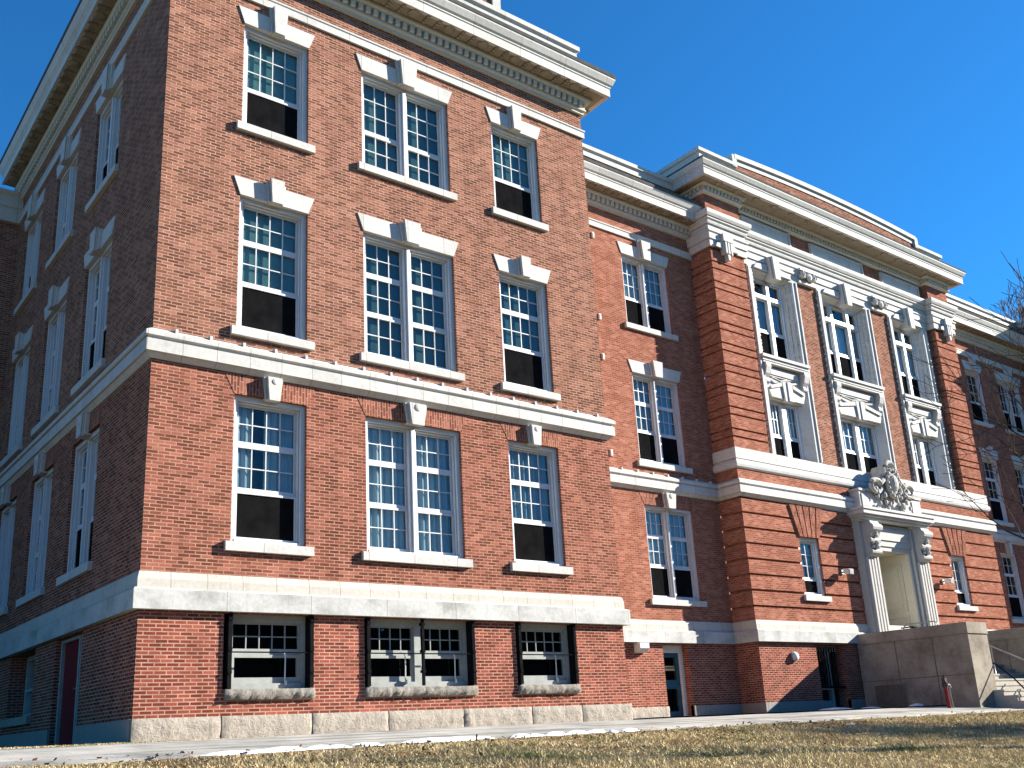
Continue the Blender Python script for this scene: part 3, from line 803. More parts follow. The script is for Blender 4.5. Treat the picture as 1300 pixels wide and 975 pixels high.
# pendant blocks on the corner piers, capitals on the narrow piers
for xc, y in ((19.10, PYF), (32.6, PYF)):
    m = MB()
    m.box(xc - .24, xc + .24, y - .2, y + .05, 14.72, 14.98); m.prism([(xc - .2, 14.28), (xc - .07, 14.28), (xc - .04, 14.08), (xc + .04, 14.08), (xc + .07, 14.28), (xc + .2, 14.28), (xc + .22, 14.72), (xc - .22, 14.72)], y - .16, y + .02)
    for k in (-1, 0, 1): m.box(xc + k * .13 - .035, xc + k * .13 + .035, y - .19, y - .16, 14.3, 14.7)
    for s_ in (-1, 1): m.prism([(xc + s_ * .24, 14.47), (xc + s_ * .55, 14.47), (xc + s_ * .5, 14.60), (xc + s_ * .24, 14.72)], y - .12, y)
    part('pendant_block', m, STONE_P, school)
for xc in (23.72, 28.16):
    m = MB()
    m.box(xc - .5, xc + .5, FY - .12, FY + .05, 14.45, 14.56)
    for s_ in (-1, 1):
        for t in range(3): m.tube([(xc + s_ * .3 + .12 * math.cos(k * .8 + t), FY - .1 - t * .05, 14.78 + .12 * math.sin(k * .8 + t)) for k in range(9)], .045, 6)
        m.sphere((xc + s_ * .3, FY - .18, 14.78), .09, 8)
    m.sphere((xc, FY - .2, 14.72), .14, 8, (1, .6, 1.1)); m.box(xc - .46, xc + .46, FY - .2, FY + .02, 14.92, 15.0)
    part('pier_capital', m, STONE_P, school)

def bay(c, w, n):
    """a two storey carved stone bay with a tall window, a balcony sill, a panel and a lower window"""
    x0, x1 = c - w / 2, c + w / 2; y = FY; yi = FY + .22
    j = .22                                   # width of the outer frame
    wi = 1.62 if n == 2 else 2.36             # clear opening
    m = MB()
    for a, b, s_ in ((x0, c - wi / 2, 1), (x1, c + wi / 2, -1)):
        e = a + s_ * j
        m.box(min(a, e), max(a, e), y - .06, y + .05, 7.76, 14.47)
        m.box(min(a, a + s_ * .06), max(a, a + s_ * .06), y - .10, y - .06, 7.9, 14.4)
        m.quad((e, y - .06, 7.76), (b, yi, 7.76), (b, yi, 14.4), (e, y - .06, 14.4))
        z = 8.0; rnd_b = random.Random(int(a * 10))
        while z < 14.2:                       # carved beads down the edge and the reveal
            hb = rnd_b.uniform(.05, .15); m.box(a - s_ * .03 - .03, a - s_ * .03 + .03, y - .068, y - .005, z, z + hb)
            if z > 11.3:
                for q_ in (.3, .68):
                    q = e + (b - e) * q_; yy = (y - .06) + (yi - y + .06) * q_
                    m.sphere((q, yy + .02, z + .06), .062, 6, (1, 1, 1.2)); m.box(q - .025, q + .025, yy - .03, yy + .04, z + .13, z + .19)
            z += rnd_b.uniform(.18, .3)
    m.quad((x0 + j, y - .06, 14.4), (x1 - j, y - .06, 14.4), (c + wi / 2, yi, 14.26), (c - wi / 2, yi, 14.26))
    m.box(x0 + j, x1 - j, y - .055, y + .04, 14.36, 14.47)
    # keystone console at the top
    m.prism([(c - .2, 14.16), (c + .2, 14.16), (c + .26, 14.95), (c - .26, 14.95)], y - .22, y + .1); m.prism([(c - .13, 14.12), (c + .13, 14.12), (c + .18, 14.97), (c - .18, 14.97)], y - .30, y - .22)
    for s_ in (-1, 1): m.prism([(c + s_ * .3, 14.42), (c + s_ * (w / 2 - .3), 14.42), (c + s_ * (w / 2 - .45), 14.6), (c + s_ * .32, 14.66)][::s_], y - .12, y + .05)
    part('bay_surround', m, STONE_P, school)
    # spandrel: balcony sill, brackets, panel, lintel
    m = MB()
    e0, e1 = x0 + j - .06, x1 - j + .06
    m.box(x0 + .05, x1 - .05, y - .19, yi, 11.16, 11.26); m.box(x0 + .09, x1 - .09, y - .14, yi, 11.06, 11.158); m.box(x0 + .12, x1 - .12, y - .12, yi, 10.99, 11.058)
    m.box(e0, e1, y + .08, yi + .05, 9.86, 10.99)
    for xb in (x0 + .30, x1 - .30):
        m.prism_x([(y - .16, 10.99), (y - .18, 10.85), (y - .12, 10.62), (y - .04, 10.5), (y - .07, 10.38), (y + .0, 10.28), (y + .1, 10.3), (y + .1, 10.99)], xb - .12, xb + .12)
        m.tube([(xb - .14, y - .1, 10.86), (xb + .14, y - .1, 10.86)], .075, 8); m.tube([(xb - .13, y - .02, 10.38), (xb + .13, y - .02, 10.38)], .05, 8)
    pw = (x1 - x0) / 2 - .55
    m.box(c - pw, c + pw, y + .03, y + .1, 10.62, 10.93); m.box(c - pw + .07, c + pw - .07, y + .0, y + .05, 10.68, 10.87)
    m.tube([(c - pw + .1, y + .02, 10.56), (c - pw * .4, y - .01, 10.48), (c, y - .02, 10.55), (c + pw * .4, y - .01, 10.48), (c + pw - .1, y + .02, 10.56)], .035, 6)
    # lintel of two splayed stones and a double keystone
    for s_ in (-1, 1):
        m.prism([(c + s_ * .24, 9.88), (c + s_ * (wi / 2 + .02), 9.88), (c + s_ * (wi / 2 + .16), 10.18), (c + s_ * .3, 10.40)][::s_], y - .02, y + .12)
        m.prism([(c + s_ * .3, 10.30), (c + s_ * (wi / 2 + .05), 10.14), (c + s_ * (wi / 2 + .1), 10.24), (c + s_ * .3, 10.43)][::s_], y - .07, y - .02)
    m.prism([(c - .2, 9.80), (c + .2, 9.80), (c + .26, 10.46), (c - .26, 10.46)], y - .07, y + .1); m.box(c - .03, c + .2, y - .10, y - .07, 9.82, 10.48)
    part('spandrel', m, STONE_P, school)
    # upper window with transom lights
    fr = MB(); hw = wi / 2; z0, z1 = 11.26, 14.27; ya = yi + .0
    fr.box(c - hw, c - hw + .08, ya, ya + .2, z0, z1); fr.box(c + hw - .08, c + hw, ya, ya + .2, z0, z1); fr.box(c - hw + .08, c + hw - .08, ya + .001, ya + .2, z1 - .1, z1); fr.box(c - hw + .08, c + hw - .08, ya - .01, ya + .2, z0, z0 + .12)
    fr.box(c - hw + .08, c + hw - .08, ya - .03, ya + .2, 13.52, 13.66)
    cuts = [c] if n == 2 else [c - hw * .42, c + hw * .42]
    for q in cuts: fr.box(q - .07, q + .07, ya - .015, ya + .2, z0 + .12, z1 - .1)
    root = part('window', fr, WHITE, school)
    ed = [c - hw + .08] + [t for q in cuts for t in (q - .07, q + .07)] + [c + hw - .08]
    ls = [(ed[k], ed[k + 1]) for k in range(0, len(ed), 2)]
    sa = MB(); gl = MB(); sc = MB(); cu = MB()
    for a, b in ls:
        sash_grid(sa, a, b, 13.66, z1 - .1, 1, 1, y=ya + .05, st=.05, rail_b=.05); sash_grid(sa, a, b, 12.32, 13.52, 1, 1, y=ya + .06, st=.05, rail_b=.09); sash_grid(sa, a, b, z0 + .12, 12.32, 1, 1, y=ya + .04, st=.045, rail_b=.06)
        gl.quad((a, ya + .09, 12.32), (b, ya + .09, 12.32), (b, ya + .09, z1), (a, ya + .09, z1))
        sc.quad((a, ya + .066, z0 + .12), (b, ya + .066, z0 + .12), (b, ya + .066, 12.32), (a, ya + .066, 12.32))
        cm = curtain_mesh(a, b, 12.3, 13.56, ya + .17, fold=.018, n=20, seed=int(a * 10)); i = len(cu.v); cu.v += cm.v; cu.f += [tuple(i + k for k in f) for f in cm.f]; cu.m += cm.m
    part('sash', sa, WHITE, root); part('glass_pane', gl, GLASS, root); part('insect_screen', sc, SCREEN, root); part('curtain', cu, CURTAIN, root)
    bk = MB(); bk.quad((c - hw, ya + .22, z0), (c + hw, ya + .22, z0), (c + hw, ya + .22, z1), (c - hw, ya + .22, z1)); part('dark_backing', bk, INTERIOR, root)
    # lower window, two lights
    fr = MB(); z0, z1 = 7.76, 9.90
    fr.box(c - hw, c - hw + .1, ya, ya + .2, z0, z1); fr.box(c + hw - .1, c + hw, ya, ya + .2, z0, z1); fr.box(c - hw + .1, c + hw - .1, ya + .001, ya + .2, z1 - .12, z1); fr.box(c - hw + .1, c + hw - .1, ya - .04, ya + .2, z0, z0 + .16)
    fr.box(c - .11, c + .11, ya - .015, ya + .2, z0 + .16, z1 - .12)
    root = part('window', fr, WHITE, school)
    sa = MB(); gl = MB(); sc = MB(); cu = MB()
    for a, b in ((c - hw + .1, c - .11), (c + .11, c + hw - .1)):
        sash_grid(sa, a, b, 8.63, z1 - .12, 3, 2, y=ya + .06, st=.045, rail_b=.09, mun=.02); sash_grid(sa, a, b, z0 + .16, 8.63, 1, 1, y=ya + .04, st=.045, rail_b=.06)
        gl.quad((a, ya + .09, 8.63), (b, ya + .09, 8.63), (b, ya + .09, z1), (a, ya + .09, z1))
        sc.quad((a, ya + .066, z0 + .16), (b, ya + .066, z0 + .16), (b, ya + .066, 8.63), (a, ya + .066, 8.63))
        cm = curtain_mesh(a, b, 8.6, z1 - .1, ya + .17, fold=.018, n=24, seed=int(a * 10)); i = len(cu.v); cu.v += cm.v; cu.f += [tuple(i + k for k in f) for f in cm.f]; cu.m += cm.m
    part('sash', sa, WHITE, root); part('glass_pane', gl, GLASS, root); part('insect_screen', sc, SCREEN, root); part('curtain', cu, CURTAIN, root)
    bk = MB(); bk.quad((c - hw, ya + .22, z0), (c + hw, ya + .22, z0), (c + hw, ya + .22, z1), (c - hw, ya + .22, z1)); part('dark_backing', bk, INTERIOR, root)
for b in BAYS: bay(*b)

# pavilion cornice and parapet
bed = [(PX0, 12), (PX0, PYF), (20.10, PYF), (20.10, FY), (31.70, FY), (31.70, PYF), (PX1, PYF), (PX1, 12)]
cpath = [(PX0, 12), (PX0, PYF), (PX1, PYF), (PX1, 12)]
m = MB(); sweep(m, bed, [(-.1, 16.36), (.07, 16.36), (.12, 16.42), (.12, 16.46), (-.1, 16.46)]); sweep(m, bed, [(-.1, 16.461), (.09, 16.461), (.09, 16.59), (-.1, 16.59)]); sweep(m, bed, [(-.1, 16.591), (.18, 16.591), (.22, 16.66), (-.1, 16.66)])
part('cornice_bed_moulding', m, bpy.data.materials['bed_moulding'], school)
m = dentils(MB(), bed, 16.47, 16.585, .08, .16, .17)
part('dentil_band', m, bpy.data.materials['dentil_stone'], school)
m = MB(); sweep(m, cpath, [(-.35, 16.66), (.52, 16.70), (.52, 16.74), (-.35, 16.74)])
x = PX0 + .4
while x < PX1: m.sphere((x, PYF - .34, 16.68), .14, 10, (1, 1, .35)); x += .95
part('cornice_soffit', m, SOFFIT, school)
m = MB(); sweep(m, cpath, [(.45, 16.68), (.54, 16.68), (.54, 16.90), (.56, 16.92), (.56, 16.96), (.60, 17.0), (.66, 17.12), (.66, 17.17), (.3, 17.17), (.3, 16.74)]); part('cornice', m, CORN, school)
m = MB(); sweep(m, cpath, [(.2, 17.173), (.67, 17.173), (.67, 17.23), (-.05, 17.42), (-.05, 17.173)]); part('cornice_flashing', m, DARKROOF, school)
m = MB(); sweep(m, [(PX0, 12), (PX0, PYF), (20.15, PYF)], [(-.3, 17.2), (0, 17.2), (0, 17.72), (-.3, 17.72)]); sweep(m, [(31.4, PYF), (PX1, PYF), (PX1, 12)], [(-.3, 17.2), (0, 17.2), (0, 17.72), (-.3, 17.72)])
arch = [(20.15 + (31.4 - 20.15) * k / 12, 18.40 + .17 * (1 - (2 * k / 12 - 1) ** 2)) for k in range(13)]
m.prism([(20.15, 17.2)] + [(31.4, 17.2)] + [(x, z - .35) for x, z in reversed(arch)], PYF, PYF + .35)
part('parapet', m, BRICK_UP, school)
m = MB()
cp = [(-.35, 17.72), (.03, 17.72), (.03, 17.86), (.05, 17.90), (.10, 17.93), (.10, 18.05), (.03, 18.12), (-.35, 18.14)]
sweep(m, [(PX0, 12), (PX0, PYF), (20.15, PYF)], cp); sweep(m, [(31.4, PYF), (PX1, PYF), (PX1, 12)], cp)
for lo, hi, pr in ((.36, .17, .03), (.168, 0, .10)):
    m.prism([(x, z - lo) for x, z in arch] + [(x, z - hi) for x, z in reversed(arch)], PYF - pr, PYF + .4)
for xa in (20.02, 31.30): m.box(xa, xa + .22, PYF - .09, PYF + .4, 17.9, 18.36)
part('parapet_coping', m, CORN, school)

# ------------------------------------------------------------------ entrance portal
PC = 25.85; yw = PYF; yp = PYF - .34
m = MB()
for s_ in (-1, 1):
    a, b = (PC - 1.92, PC - 1.12) if s_ < 0 else (PC + 1.12, PC + 1.92)
    m.box(a, b, yp + .10, yw + .05, 1.5, 5.92)                        # backing pilaster
    for k in range(4): q = a + .10 + k * .165; m.box(q, q + .095, yp, yp + .10, 2.3, 4.75)   # flutes
    m.box(a - .03, b + .03, yp - .05, yw, 1.5, 2.0); m.box(a + .02, b - .02, yp - .02, yp + .1, 2.0, 2.3)
    mx = (a + b) / 2
    m.prism_x([(yp - .02, 4.75), (yp - .10, 4.8), (yp - .14, 4.95), (yp - .08, 5.1), (yp - .12, 5.3), (yp - .24, 5.55), (yp - .26, 5.75), (yp - .2, 5.9), (yp + .1, 5.9), (yp + .1, 4.75)], mx - .24, mx + .24)
    for zz, rr, yy in ((5.68, .14, yp - .2), (5.28, .10, yp - .1), (4.9, .09, yp - .1)): m.tube([(mx - .27, yy, zz), (mx + .27, yy, zz)], rr, 10)
    for zz in (5.05, 5.18, 5.42, 5.52): m.sphere((mx, yp - .2, zz), .08, 8); m.sphere((mx - .15, yp - .15, zz), .06, 8); m.sphere((mx + .15, yp - .15, zz), .06, 8)
    m.box(a - .02, b + .02, yp - .03, yw, 5.90, 5.97)
m.box(PC - 1.12, PC + 1.12, yp + .16, yw + .2, 5.2, 5.92)            # frieze
m.box(PC - .85, PC + .85, yp + .12, yp + .16, 5.40, 5.80)
m.box(PC - 1.12, PC - .98, yp + .2, yw + .2, 1.5, 5.2); m.box(PC + .98, PC + 1.12, yp + .2, yw + .2, 1.5, 5.2); m.box(PC - .98, PC + .98, yp + .2, yw + .2, 5.05, 5.2)
portal = part('entrance_portal', m, stone_mat('portal_stone', (.50, .485, .45), stain=.5, stain_c=(.33, .32, .30), sscale=2), school)
m = MB()
for e, z0, z1 in ((.0, 5.97, 6.05), (.08, 6.05, 6.12), (.16, 6.12, 6.26), (.2, 6.26, 6.34)): m.box(PC - 1.96 - e, PC + 1.96 + e, yp - .12 - e, yw - .002 * (1 + e), z0, z1 - .001)
part('portal_cornice', m, STONE_P, portal)
m = MB(); m.box(PC - 1.82, PC + 1.85, yp - .02, yw, 6.345, 6.95); m.box(PC - 1.86, PC + 1.9, yp - .06, yw, 6.95, 7.02)
for s_ in (-1, 1): m.box(PC + s_ * 1.5 - .22, PC + s_ * 1.5 + .22, yp - .05, yp, 6.45, 6.85)
part('portal_attic', m, STONE_P, portal)
# carved crest: cartouche, scrolls and foliage
m = MB(); yc = yp - .12
m.sphere((PC, yc, 7.30), .40, 14, (.8, .45, 1.15)); m.sphere((PC, yc - .14, 7.32), .27, 12, (.8, .4, 1.1))
for k in range(16):
    t = 2 * math.pi * k / 16; m.sphere((PC + .36 * math.cos(t), yc - .12, 7.32 + .48 * math.sin(t)), .075, 7)
m.tube([(PC + .36 * math.cos(t * .4), yc - .08, 7.32 + .5 * math.sin(t * .4)) for t in range(17)], .06, 7)
ring = [(PC + .26 * math.cos(t * math.pi / 8), yc - .05, 7.86 + .22 * math.sin(t * math.pi / 8)) for t in range(17)]
m.tube(ring, .075, 8)
for s_ in (-1, 1):
    m.tube([(PC + s_ * (.95 + .30 * math.cos(t)), yc - .03, 7.15 + .22 * math.sin(t)) for t in (2.6, 2.0, 1.4, .8, .2, -.5, -1.2, -2.0, -2.8, -3.5)], [.10, .10, .09, .09, .08, .08, .07, .07, .06, .06], 8)
    m.tube([(PC + s_ * q, yc - .03, z) for q, z in ((.24, 7.98), (.34, 7.8), (.40, 7.6), (.48, 7.42), (.62, 7.32), (.70, 7.26))], [.06, .09, .10, .10, .10, .09], 8)
    m.prism([(PC + s_ * .0, 6.95), (PC + s_ * 1.45, 6.95), (PC + s_ * 1.35, 7.04), (PC + s_ * .9, 7.16), (PC + s_ * .6, 7.34), (PC + s_ * .42, 7.7), (PC + s_ * .25, 7.95), (PC + s_ * .0, 7.95)][::s_], yc + .02, yw)
    rnd = random.Random(5 + s_)
    for k in range(26): m.sphere((PC + s_ * rnd.uniform(.2, 1.0), yp - .06 - rnd.uniform(0, .12), rnd.uniform(6.4, 7.15)), rnd.uniform(.05, .1), 7, (1, .7, 1.2))
part('crest', m, stone_mat('crest_stone', (.46, .44, .40), stain=.7, stain_c=(.17, .17, .17), sscale=4), portal)
# deep panelled entrance recess
m = MB(); a, b, ye = PC - .965, PC + .965, PYF + 1.5
m.quad((a, PYF - .1, 1.5), (a, ye, 1.5), (a, ye, 5.06), (a, PYF - .1, 5.06)); m.quad((b, PYF - .1, 1.5), (b, ye, 1.5), (b, ye, 5.06), (b, PYF - .1, 5.06)); m.quad((a, PYF - .1, 5.06), (b, PYF - .1, 5.06), (b, ye, 5.06), (a, ye, 5.06))
for s_, xx in ((-1, b), (1, a)):
    for z0, z1 in ((1.8, 3.0), (3.15, 4.75)):
        for q in ((PYF + .2, PYF + .26), (PYF + 1.14, PYF + 1.2)): m.box(xx + s_ * .035, xx, q[0], q[1], z0, z1)
        for q in (z0, z1 - .06): m.box(xx + s_ * .034, xx, PYF + .26, PYF + 1.14, q, q + .06)
        m.box(xx + s_ * .02, xx, PYF + .36, PYF + 1.04, z0 + .12, z1 - .12)
m.quad((a, ye, 4.1), (b, ye, 4.1), (b, ye, 5.06), (a, ye, 5.06)); m.box(a, b, ye - .08, ye, 4.02, 4.14)
part('entrance_recess', m, CREAM, portal)
for s_ in (-1, 1):
    m = MB(); q0, q1 = (a + .06, PC - .01) if s_ < 0 else (PC + .01, b - .06)
    m.box(q0, q1, ye - .06, ye - .01, 1.52, 4.02)
    for z0, z1 in ((1.7, 2.5), (2.65, 3.85)): m.box(q0 + .12, q1 - .12, ye - .075, ye - .06, z0, z1)
    m.tube([(PC + s_ * .1, ye - .12, 2.5), (PC + s_ * .1, ye - .12, 2.8)], .018)
    part('door', m, BROWNDOOR, school, None)
m = MB(); m.box(PC - 1.12, PC + 1.12, PYF - .3, ye, 1.38, 1.502); part('threshold', m, CONC_L, portal)

# ------------------------------------------------------------------ stairs
GZ = lambda y: -.03 + .105 * min(y, 0)
stairs = thing('entrance_stairs', 'broad concrete entrance steps between two tall brown stair walls', 'stairs', (PC, PYF, -.05))
def sp(name, mb, mt, label=None, smooth=False):
    mb.v = [(x - PC, y - PYF, z + .05) for x, y, z in mb.v]; return part(name, mb, mt, stairs, label, smooth)
for x0, x1 in ((23.1, 24.18), (27.52, 28.6)):
    m = MB()
    m.box(x0, x1, -1.2, PYF - .06, -.6, 1.93); m.box(x0 - .03, x1 + .03, -1.23, PYF - .062, 1.93, 1.955); m.box(x0 - .02, x1 + .02, -1.22, PYF - .061, 1.955, 2.25)
    # formwork joints as thin raised ribs, low blind panel
    m.box(x0 - .03, x0 + .01, .95, 2.0, -.3, .70)
    sp('stair_wall', m, CONC)
    m = MB()
    for yy in (-.10, 1.10): m.box(x0 - .009, x0 + .01, yy, yy + .022, -.3, 1.93)
    m.box(x0 - .0085, x0 + .01, -1.2, -.101, .80, .82); m.box(x0 - .0085, x0 + .01, -.077, 1.099, .80, .82); m.box(x0 - .0085, x0 + .01, 1.123, PYF - .07, .80, .82)
    m.box(x0 - .034, x0 - .0301, .97, 1.98, -.28, .67)
    sp('joint', m, CONC_J)
m = MB(); n = 10; rise = (1.5 - (-.16)) / n; y = -2.15
for k in range(n):
    x0, x1 = (23.95, 27.75) if y + k * .33 < -1.25 else (24.18, 27.52)
    z1 = -.16 + rise * (k + 1)
    ys = y + k * .33; ye_ = -1.2 if ys < -1.25 else PYF - .35
    m.box(x0, x1, ys, ye_ - .001 * k, -.6 if k == 0 else z1 - rise + .001, z1)
    m.box(x0 - .0, x1 + .0, ys - .02, ys - .0005, z1 - .05, z1 + .001)
m.box(24.181, 27.519, y + n * .33, PYF - .36, 1.3, 1.499)
sp('steps', m, CONC_L)
m = MB()
m.tube([(24.55, -2.0, .62), (24.55, -2.0, -.1)], .022); m.tube([(24.55, -.6, 1.45), (24.55, -.6, .5)], .022)
m.tube([(24.28, -1.95, .30), (24.28, -1.7, .62), (24.3, -1.25, 1.05), (24.4, 0.2, 1.85), (24.4, 1.2, 2.4), (24.4, 1.6, 2.4)], .022)
m.tube([(24.28, -1.95, .30), (24.28, -1.95, -.15)], .022); m.tube([(24.4, 1.2, 2.4), (24.4, 1.2, 1.5)], .022)
sp('handrail', m, BLACK, 'dark handrail along the left stair wall', True)
m = MB()
m.tube([(25.85, -2.1, .75), (25.85, -1.2, 1.25), (25.85, .9, 2.35), (25.85, 1.2, 2.38)], .024); 
for yy, zz, zb in ((-1.9, .86, .0), (-.4, 1.67, .6), (.95, 2.36, 1.4)): m.tube([(25.85, yy, zz), (25.85, yy, zb)], .022)
sp('handrail', m, METAL, 'grey handrail down the middle of the steps', True)
m = MB(); m.tube([(23.55, -.1, 2.25), (23.55, -.1, 2.36), (23.62, .05, 2.42), (23.62, .9, 2.42), (23.6, 1.0, 2.36), (23.6, 1.05, 2.25)], .02)
sp('handrail', m, METAL, 'low rail loop on top of the left stair wall', True)

# ------------------------------------------------------------------ fittings on the walls, standpipe
def floodlight(x, z, label):
    t = thing('wall_floodlight', label, 'light', (x, PYF, z), 'floodlights beside the entrance')
    m = MB(); m.box(-.07, .07, -.05, .02, -.07, .07); m.tube([(0, -.05, 0), (0, -.2, .02)], .025); part('bracket', m, METAL, t)
    m = MB(); m.prism_x([(-.14, -.07), (-.33, -.11), (-.35, .06), (-.14, .09)], -.12, .12); part('lamp_head', m, WHITEBOX, t)
    m = MB(); m.prism_x([(-.336, -.10), (-.355, -.10), (-.37, .045), (-.352, .045)], -.10, .10); part('lens', m, plain_mat('lamp_lens', (.5, .5, .48), .15), t)
floodlight(22.95, 4.22, 'white floodlight on the rusticated brick between the left narrow window and the portal')
floodlight(28.95, 4.22, 'white floodlight on the rusticated brick between the portal and the right narrow window')
t = thing('round_wall_light', 'small round white light on the basement brick left of the stair wall', 'light', (19.9, PYF, 1.57))
m = MB(); m.tube([(0, .01, 0), (0, -.06, 0)], .15, 16); part('housing', m, METAL, t)
m = MB(); m.sphere((0, -.06, 0), .135, 14, (1, .75, 1)); part('globe', m, WHITEBOX, t, smooth=True)
t = thing('box_wall_light', 'white box light under the stone ledge left of the teal door', 'light', (14.42, CY, 1.84))
m = MB(); m.prism_x([(.0, -.13), (-.12, -.13), (-.24, -.02), (-.24, .12), (.0, .14)], -.17, .17); part('housing', m, WHITEBOX, t)
for zc, lb in ((14.0, 'just under the upper string course'), (11.35, 'level with the top floor sill'), (10.1, 'beside the middle window lintel'), (7.22, 'just above the belt course')):
    m = MB(); m.box(-.04, .04, -.05, .01, -.09, .09); m.box(-.03, .03, -.06, -.05, -.06, .06)
    o = part('wall_box', m, WHITEBOX, None); o.location = (14.0, CY, zc)
    tag(o, 'tiny white box on the connector brick ' + lb, 'wall box', 'small white boxes beside the wing corner')

t = thing('standpipe', 'red fire standpipe post with silver valve in front of the stair wall', 'standpipe', (22.0, -.9, GZ(-.9) - .02))
m = MB(); m.tube([(0, 0, -.1), (0, 0, .62)], .055, 12); m.tube([(0, 0, -.02), (0, 0, .03)], .1, 12); part('post', m, REDPAINT, t, smooth=False)
m = MB(); m.tube([(0, 0, .62), (0, 0, .72), (0, 0, .76)], [.085, .085, .04], 12); m.box(-.05, .05, -.05, .05, .76, .86); m.tube([(0, 0, .86), (0, 0, .93)], .03, 8); part('valve_head', m, plain_mat('dark_valve', (.06, .05, .05), .4, .2, .4), t)
m = MB(); m.tube([(.02, 0, .66), (.14, -.04, .66), (.16, -.04, .58)], .035, 10); m.tube([(.1, -.06, -.1), (.07, -.06, .6)], .018, 8); part('drain_pipe', m, METAL, t)
t.rotation_euler = (0, R(-3), 0)

# ------------------------------------------------------------------ ground
def gmat():
    m, nt, p = new_mat('dry_lawn')
    v = objvec(nt)
    n1 = noise(nt, v, .5, 5); n2 = noise(nt, v, 9, 6, .75)
    a = ramp(nt, n1.outputs['Fac'], [(.35, (.17, .115, .06)), (.52, (.24, .18, .09)), (.68, (.15, .14, .055))])
    b = ramp(nt, n2.outputs['Fac'], [(.3, (.5, .5, .5)), (.7, (1.35, 1.3, 1.25))])
    nt.links.new(mixc(nt, 1.0, a.outputs[0], b.outputs[0], 'MULTIPLY'), p.inputs['Base Color']); p.inputs['Roughness'].default_value = .95
    bp = N(nt, 'ShaderNodeBump'); bp.inputs['Strength'].default_value = .6; bp.inputs['Distance'].default_value = .05
    nt.links.new(n2.outputs['Fac'], bp.inputs['Height']); nt.links.new(bp.outputs[0], p.inputs['Normal'])
    return m
LAWN = gmat()
def asphalt(name, c):
    m, nt, p = new_mat(name); v = objvec(nt)
    n1 = noise(nt, v, 1.1, 6); n2 = noise(nt, v, 60, 3)
    a = ramp(nt, n1.outputs['Fac'], [(.35, tuple(x * .8 for x in c)), (.65, tuple(x * 1.2 for x in c))]); b = ramp(nt, n2.outputs['Fac'], [(.3, (.75, .75, .75)), (.7, (1.25, 1.25, 1.25))])
    nt.links.new(mixc(nt, 1.0, a.outputs[0], b.outputs[0], 'MULTIPLY'), p.inputs['Base Color']); p.inputs['Roughness'].default_value = .9
    return m
PATHM = asphalt('path_asphalt', (.31, .30, .275))
_nt = PATHM.node_tree; _mp = N(_nt, 'ShaderNodeMapping'); _mp.inputs['Scale'].default_value = (.12, 2.6, 1); _nt.links.new(objvec(_nt), _mp.inputs[0])
_n = noise(_nt, _mp.outputs[0], 1.6, 6, .7); _r = ramp(_nt, _n.outputs['Fac'], [(.38, (.45, .45, .46)), (.5, (1, 1, 1)), (.7, (1.3, 1.28, 1.22))])
_p = _nt.nodes['Principled BSDF']; _c = _p.inputs['Base Color'].links[0].from_socket; _nt.links.new(mixc(_nt, 1.0, _c, _r.outputs[0], 'MULTIPLY'), _p.inputs['Base Color'])

xs = [-900, -200, -60] + [-30 + 2 * k for k in range(41)] + [80, 200, 900]
ys = [-900, -200, -80, -40, -24, -18] + [-16 + .5 * k for k in range(33)] + [.5, 2, 6, 30, 80, 300, 900]
def gz(x, y):
    if y > 0: return -.03
    if y > -17: return -.03 + .105 * y
    return -.03 - .105 * 17 - min(3, .02 * (-17 - y))
m = MB()
for x in xs:
    for y in ys: m.v.append((x, y, gz(x, y)))
ny = len(ys)
for a in range(len(xs) - 1):
    for b in range(ny - 1):
        i = a * ny + b; m.f.append((i, i + ny, i + ny + 1, i + 1)); m.m.append(0)
structure('lawn', m, LAWN)
# path along the front
rnd = random.Random(2)
m = MB(); k = 0; x = -40
while x < 60:
    e = x + .7
    lw = lambda q: -.32 * max(0, min(1, (4 - q) / 4)); f1 = lw(x) - 2.12 + .05 * math.sin(x * 1.7) + .04 * math.sin(x * 4.1); f2 = lw(e) - 2.12 + .05 * math.sin(e * 1.7) + .04 * math.sin(e * 4.1)
    b1, b2 = -.28 + .03 * math.sin(x * 2.3) + .75 * lw(x), -.28 + .03 * math.sin(e * 2.3) + .75 * lw(e)
    m.quad((x, f1, GZ(f1) + .03), (e, f2, GZ(f2) + .03), (e, b2, GZ(b2) + .03), (x, b1, GZ(b1) + .03))
    m.quad((x, f1 - .02, GZ(f1) - .05), (e, f2 - .02, GZ(f2) - .05), (e, f2, GZ(f2) + .03), (x, f1, GZ(f1) + .03))
    x = e
structure('path', m, PATHM)
m = MB(); m.quad((WX + .5, -.27, .001), (60, -.27, .001), (60, 2.6, .001), (WX + .5, 2.6, .001)); m.quad((WX + .5, 2.6, .001), (PX0, 2.6, .001), (PX0, CY, .001), (WX + .5, CY, .001)); structure('forecourt', m, asphalt('forecourt_asphalt', (.16, .155, .15)))

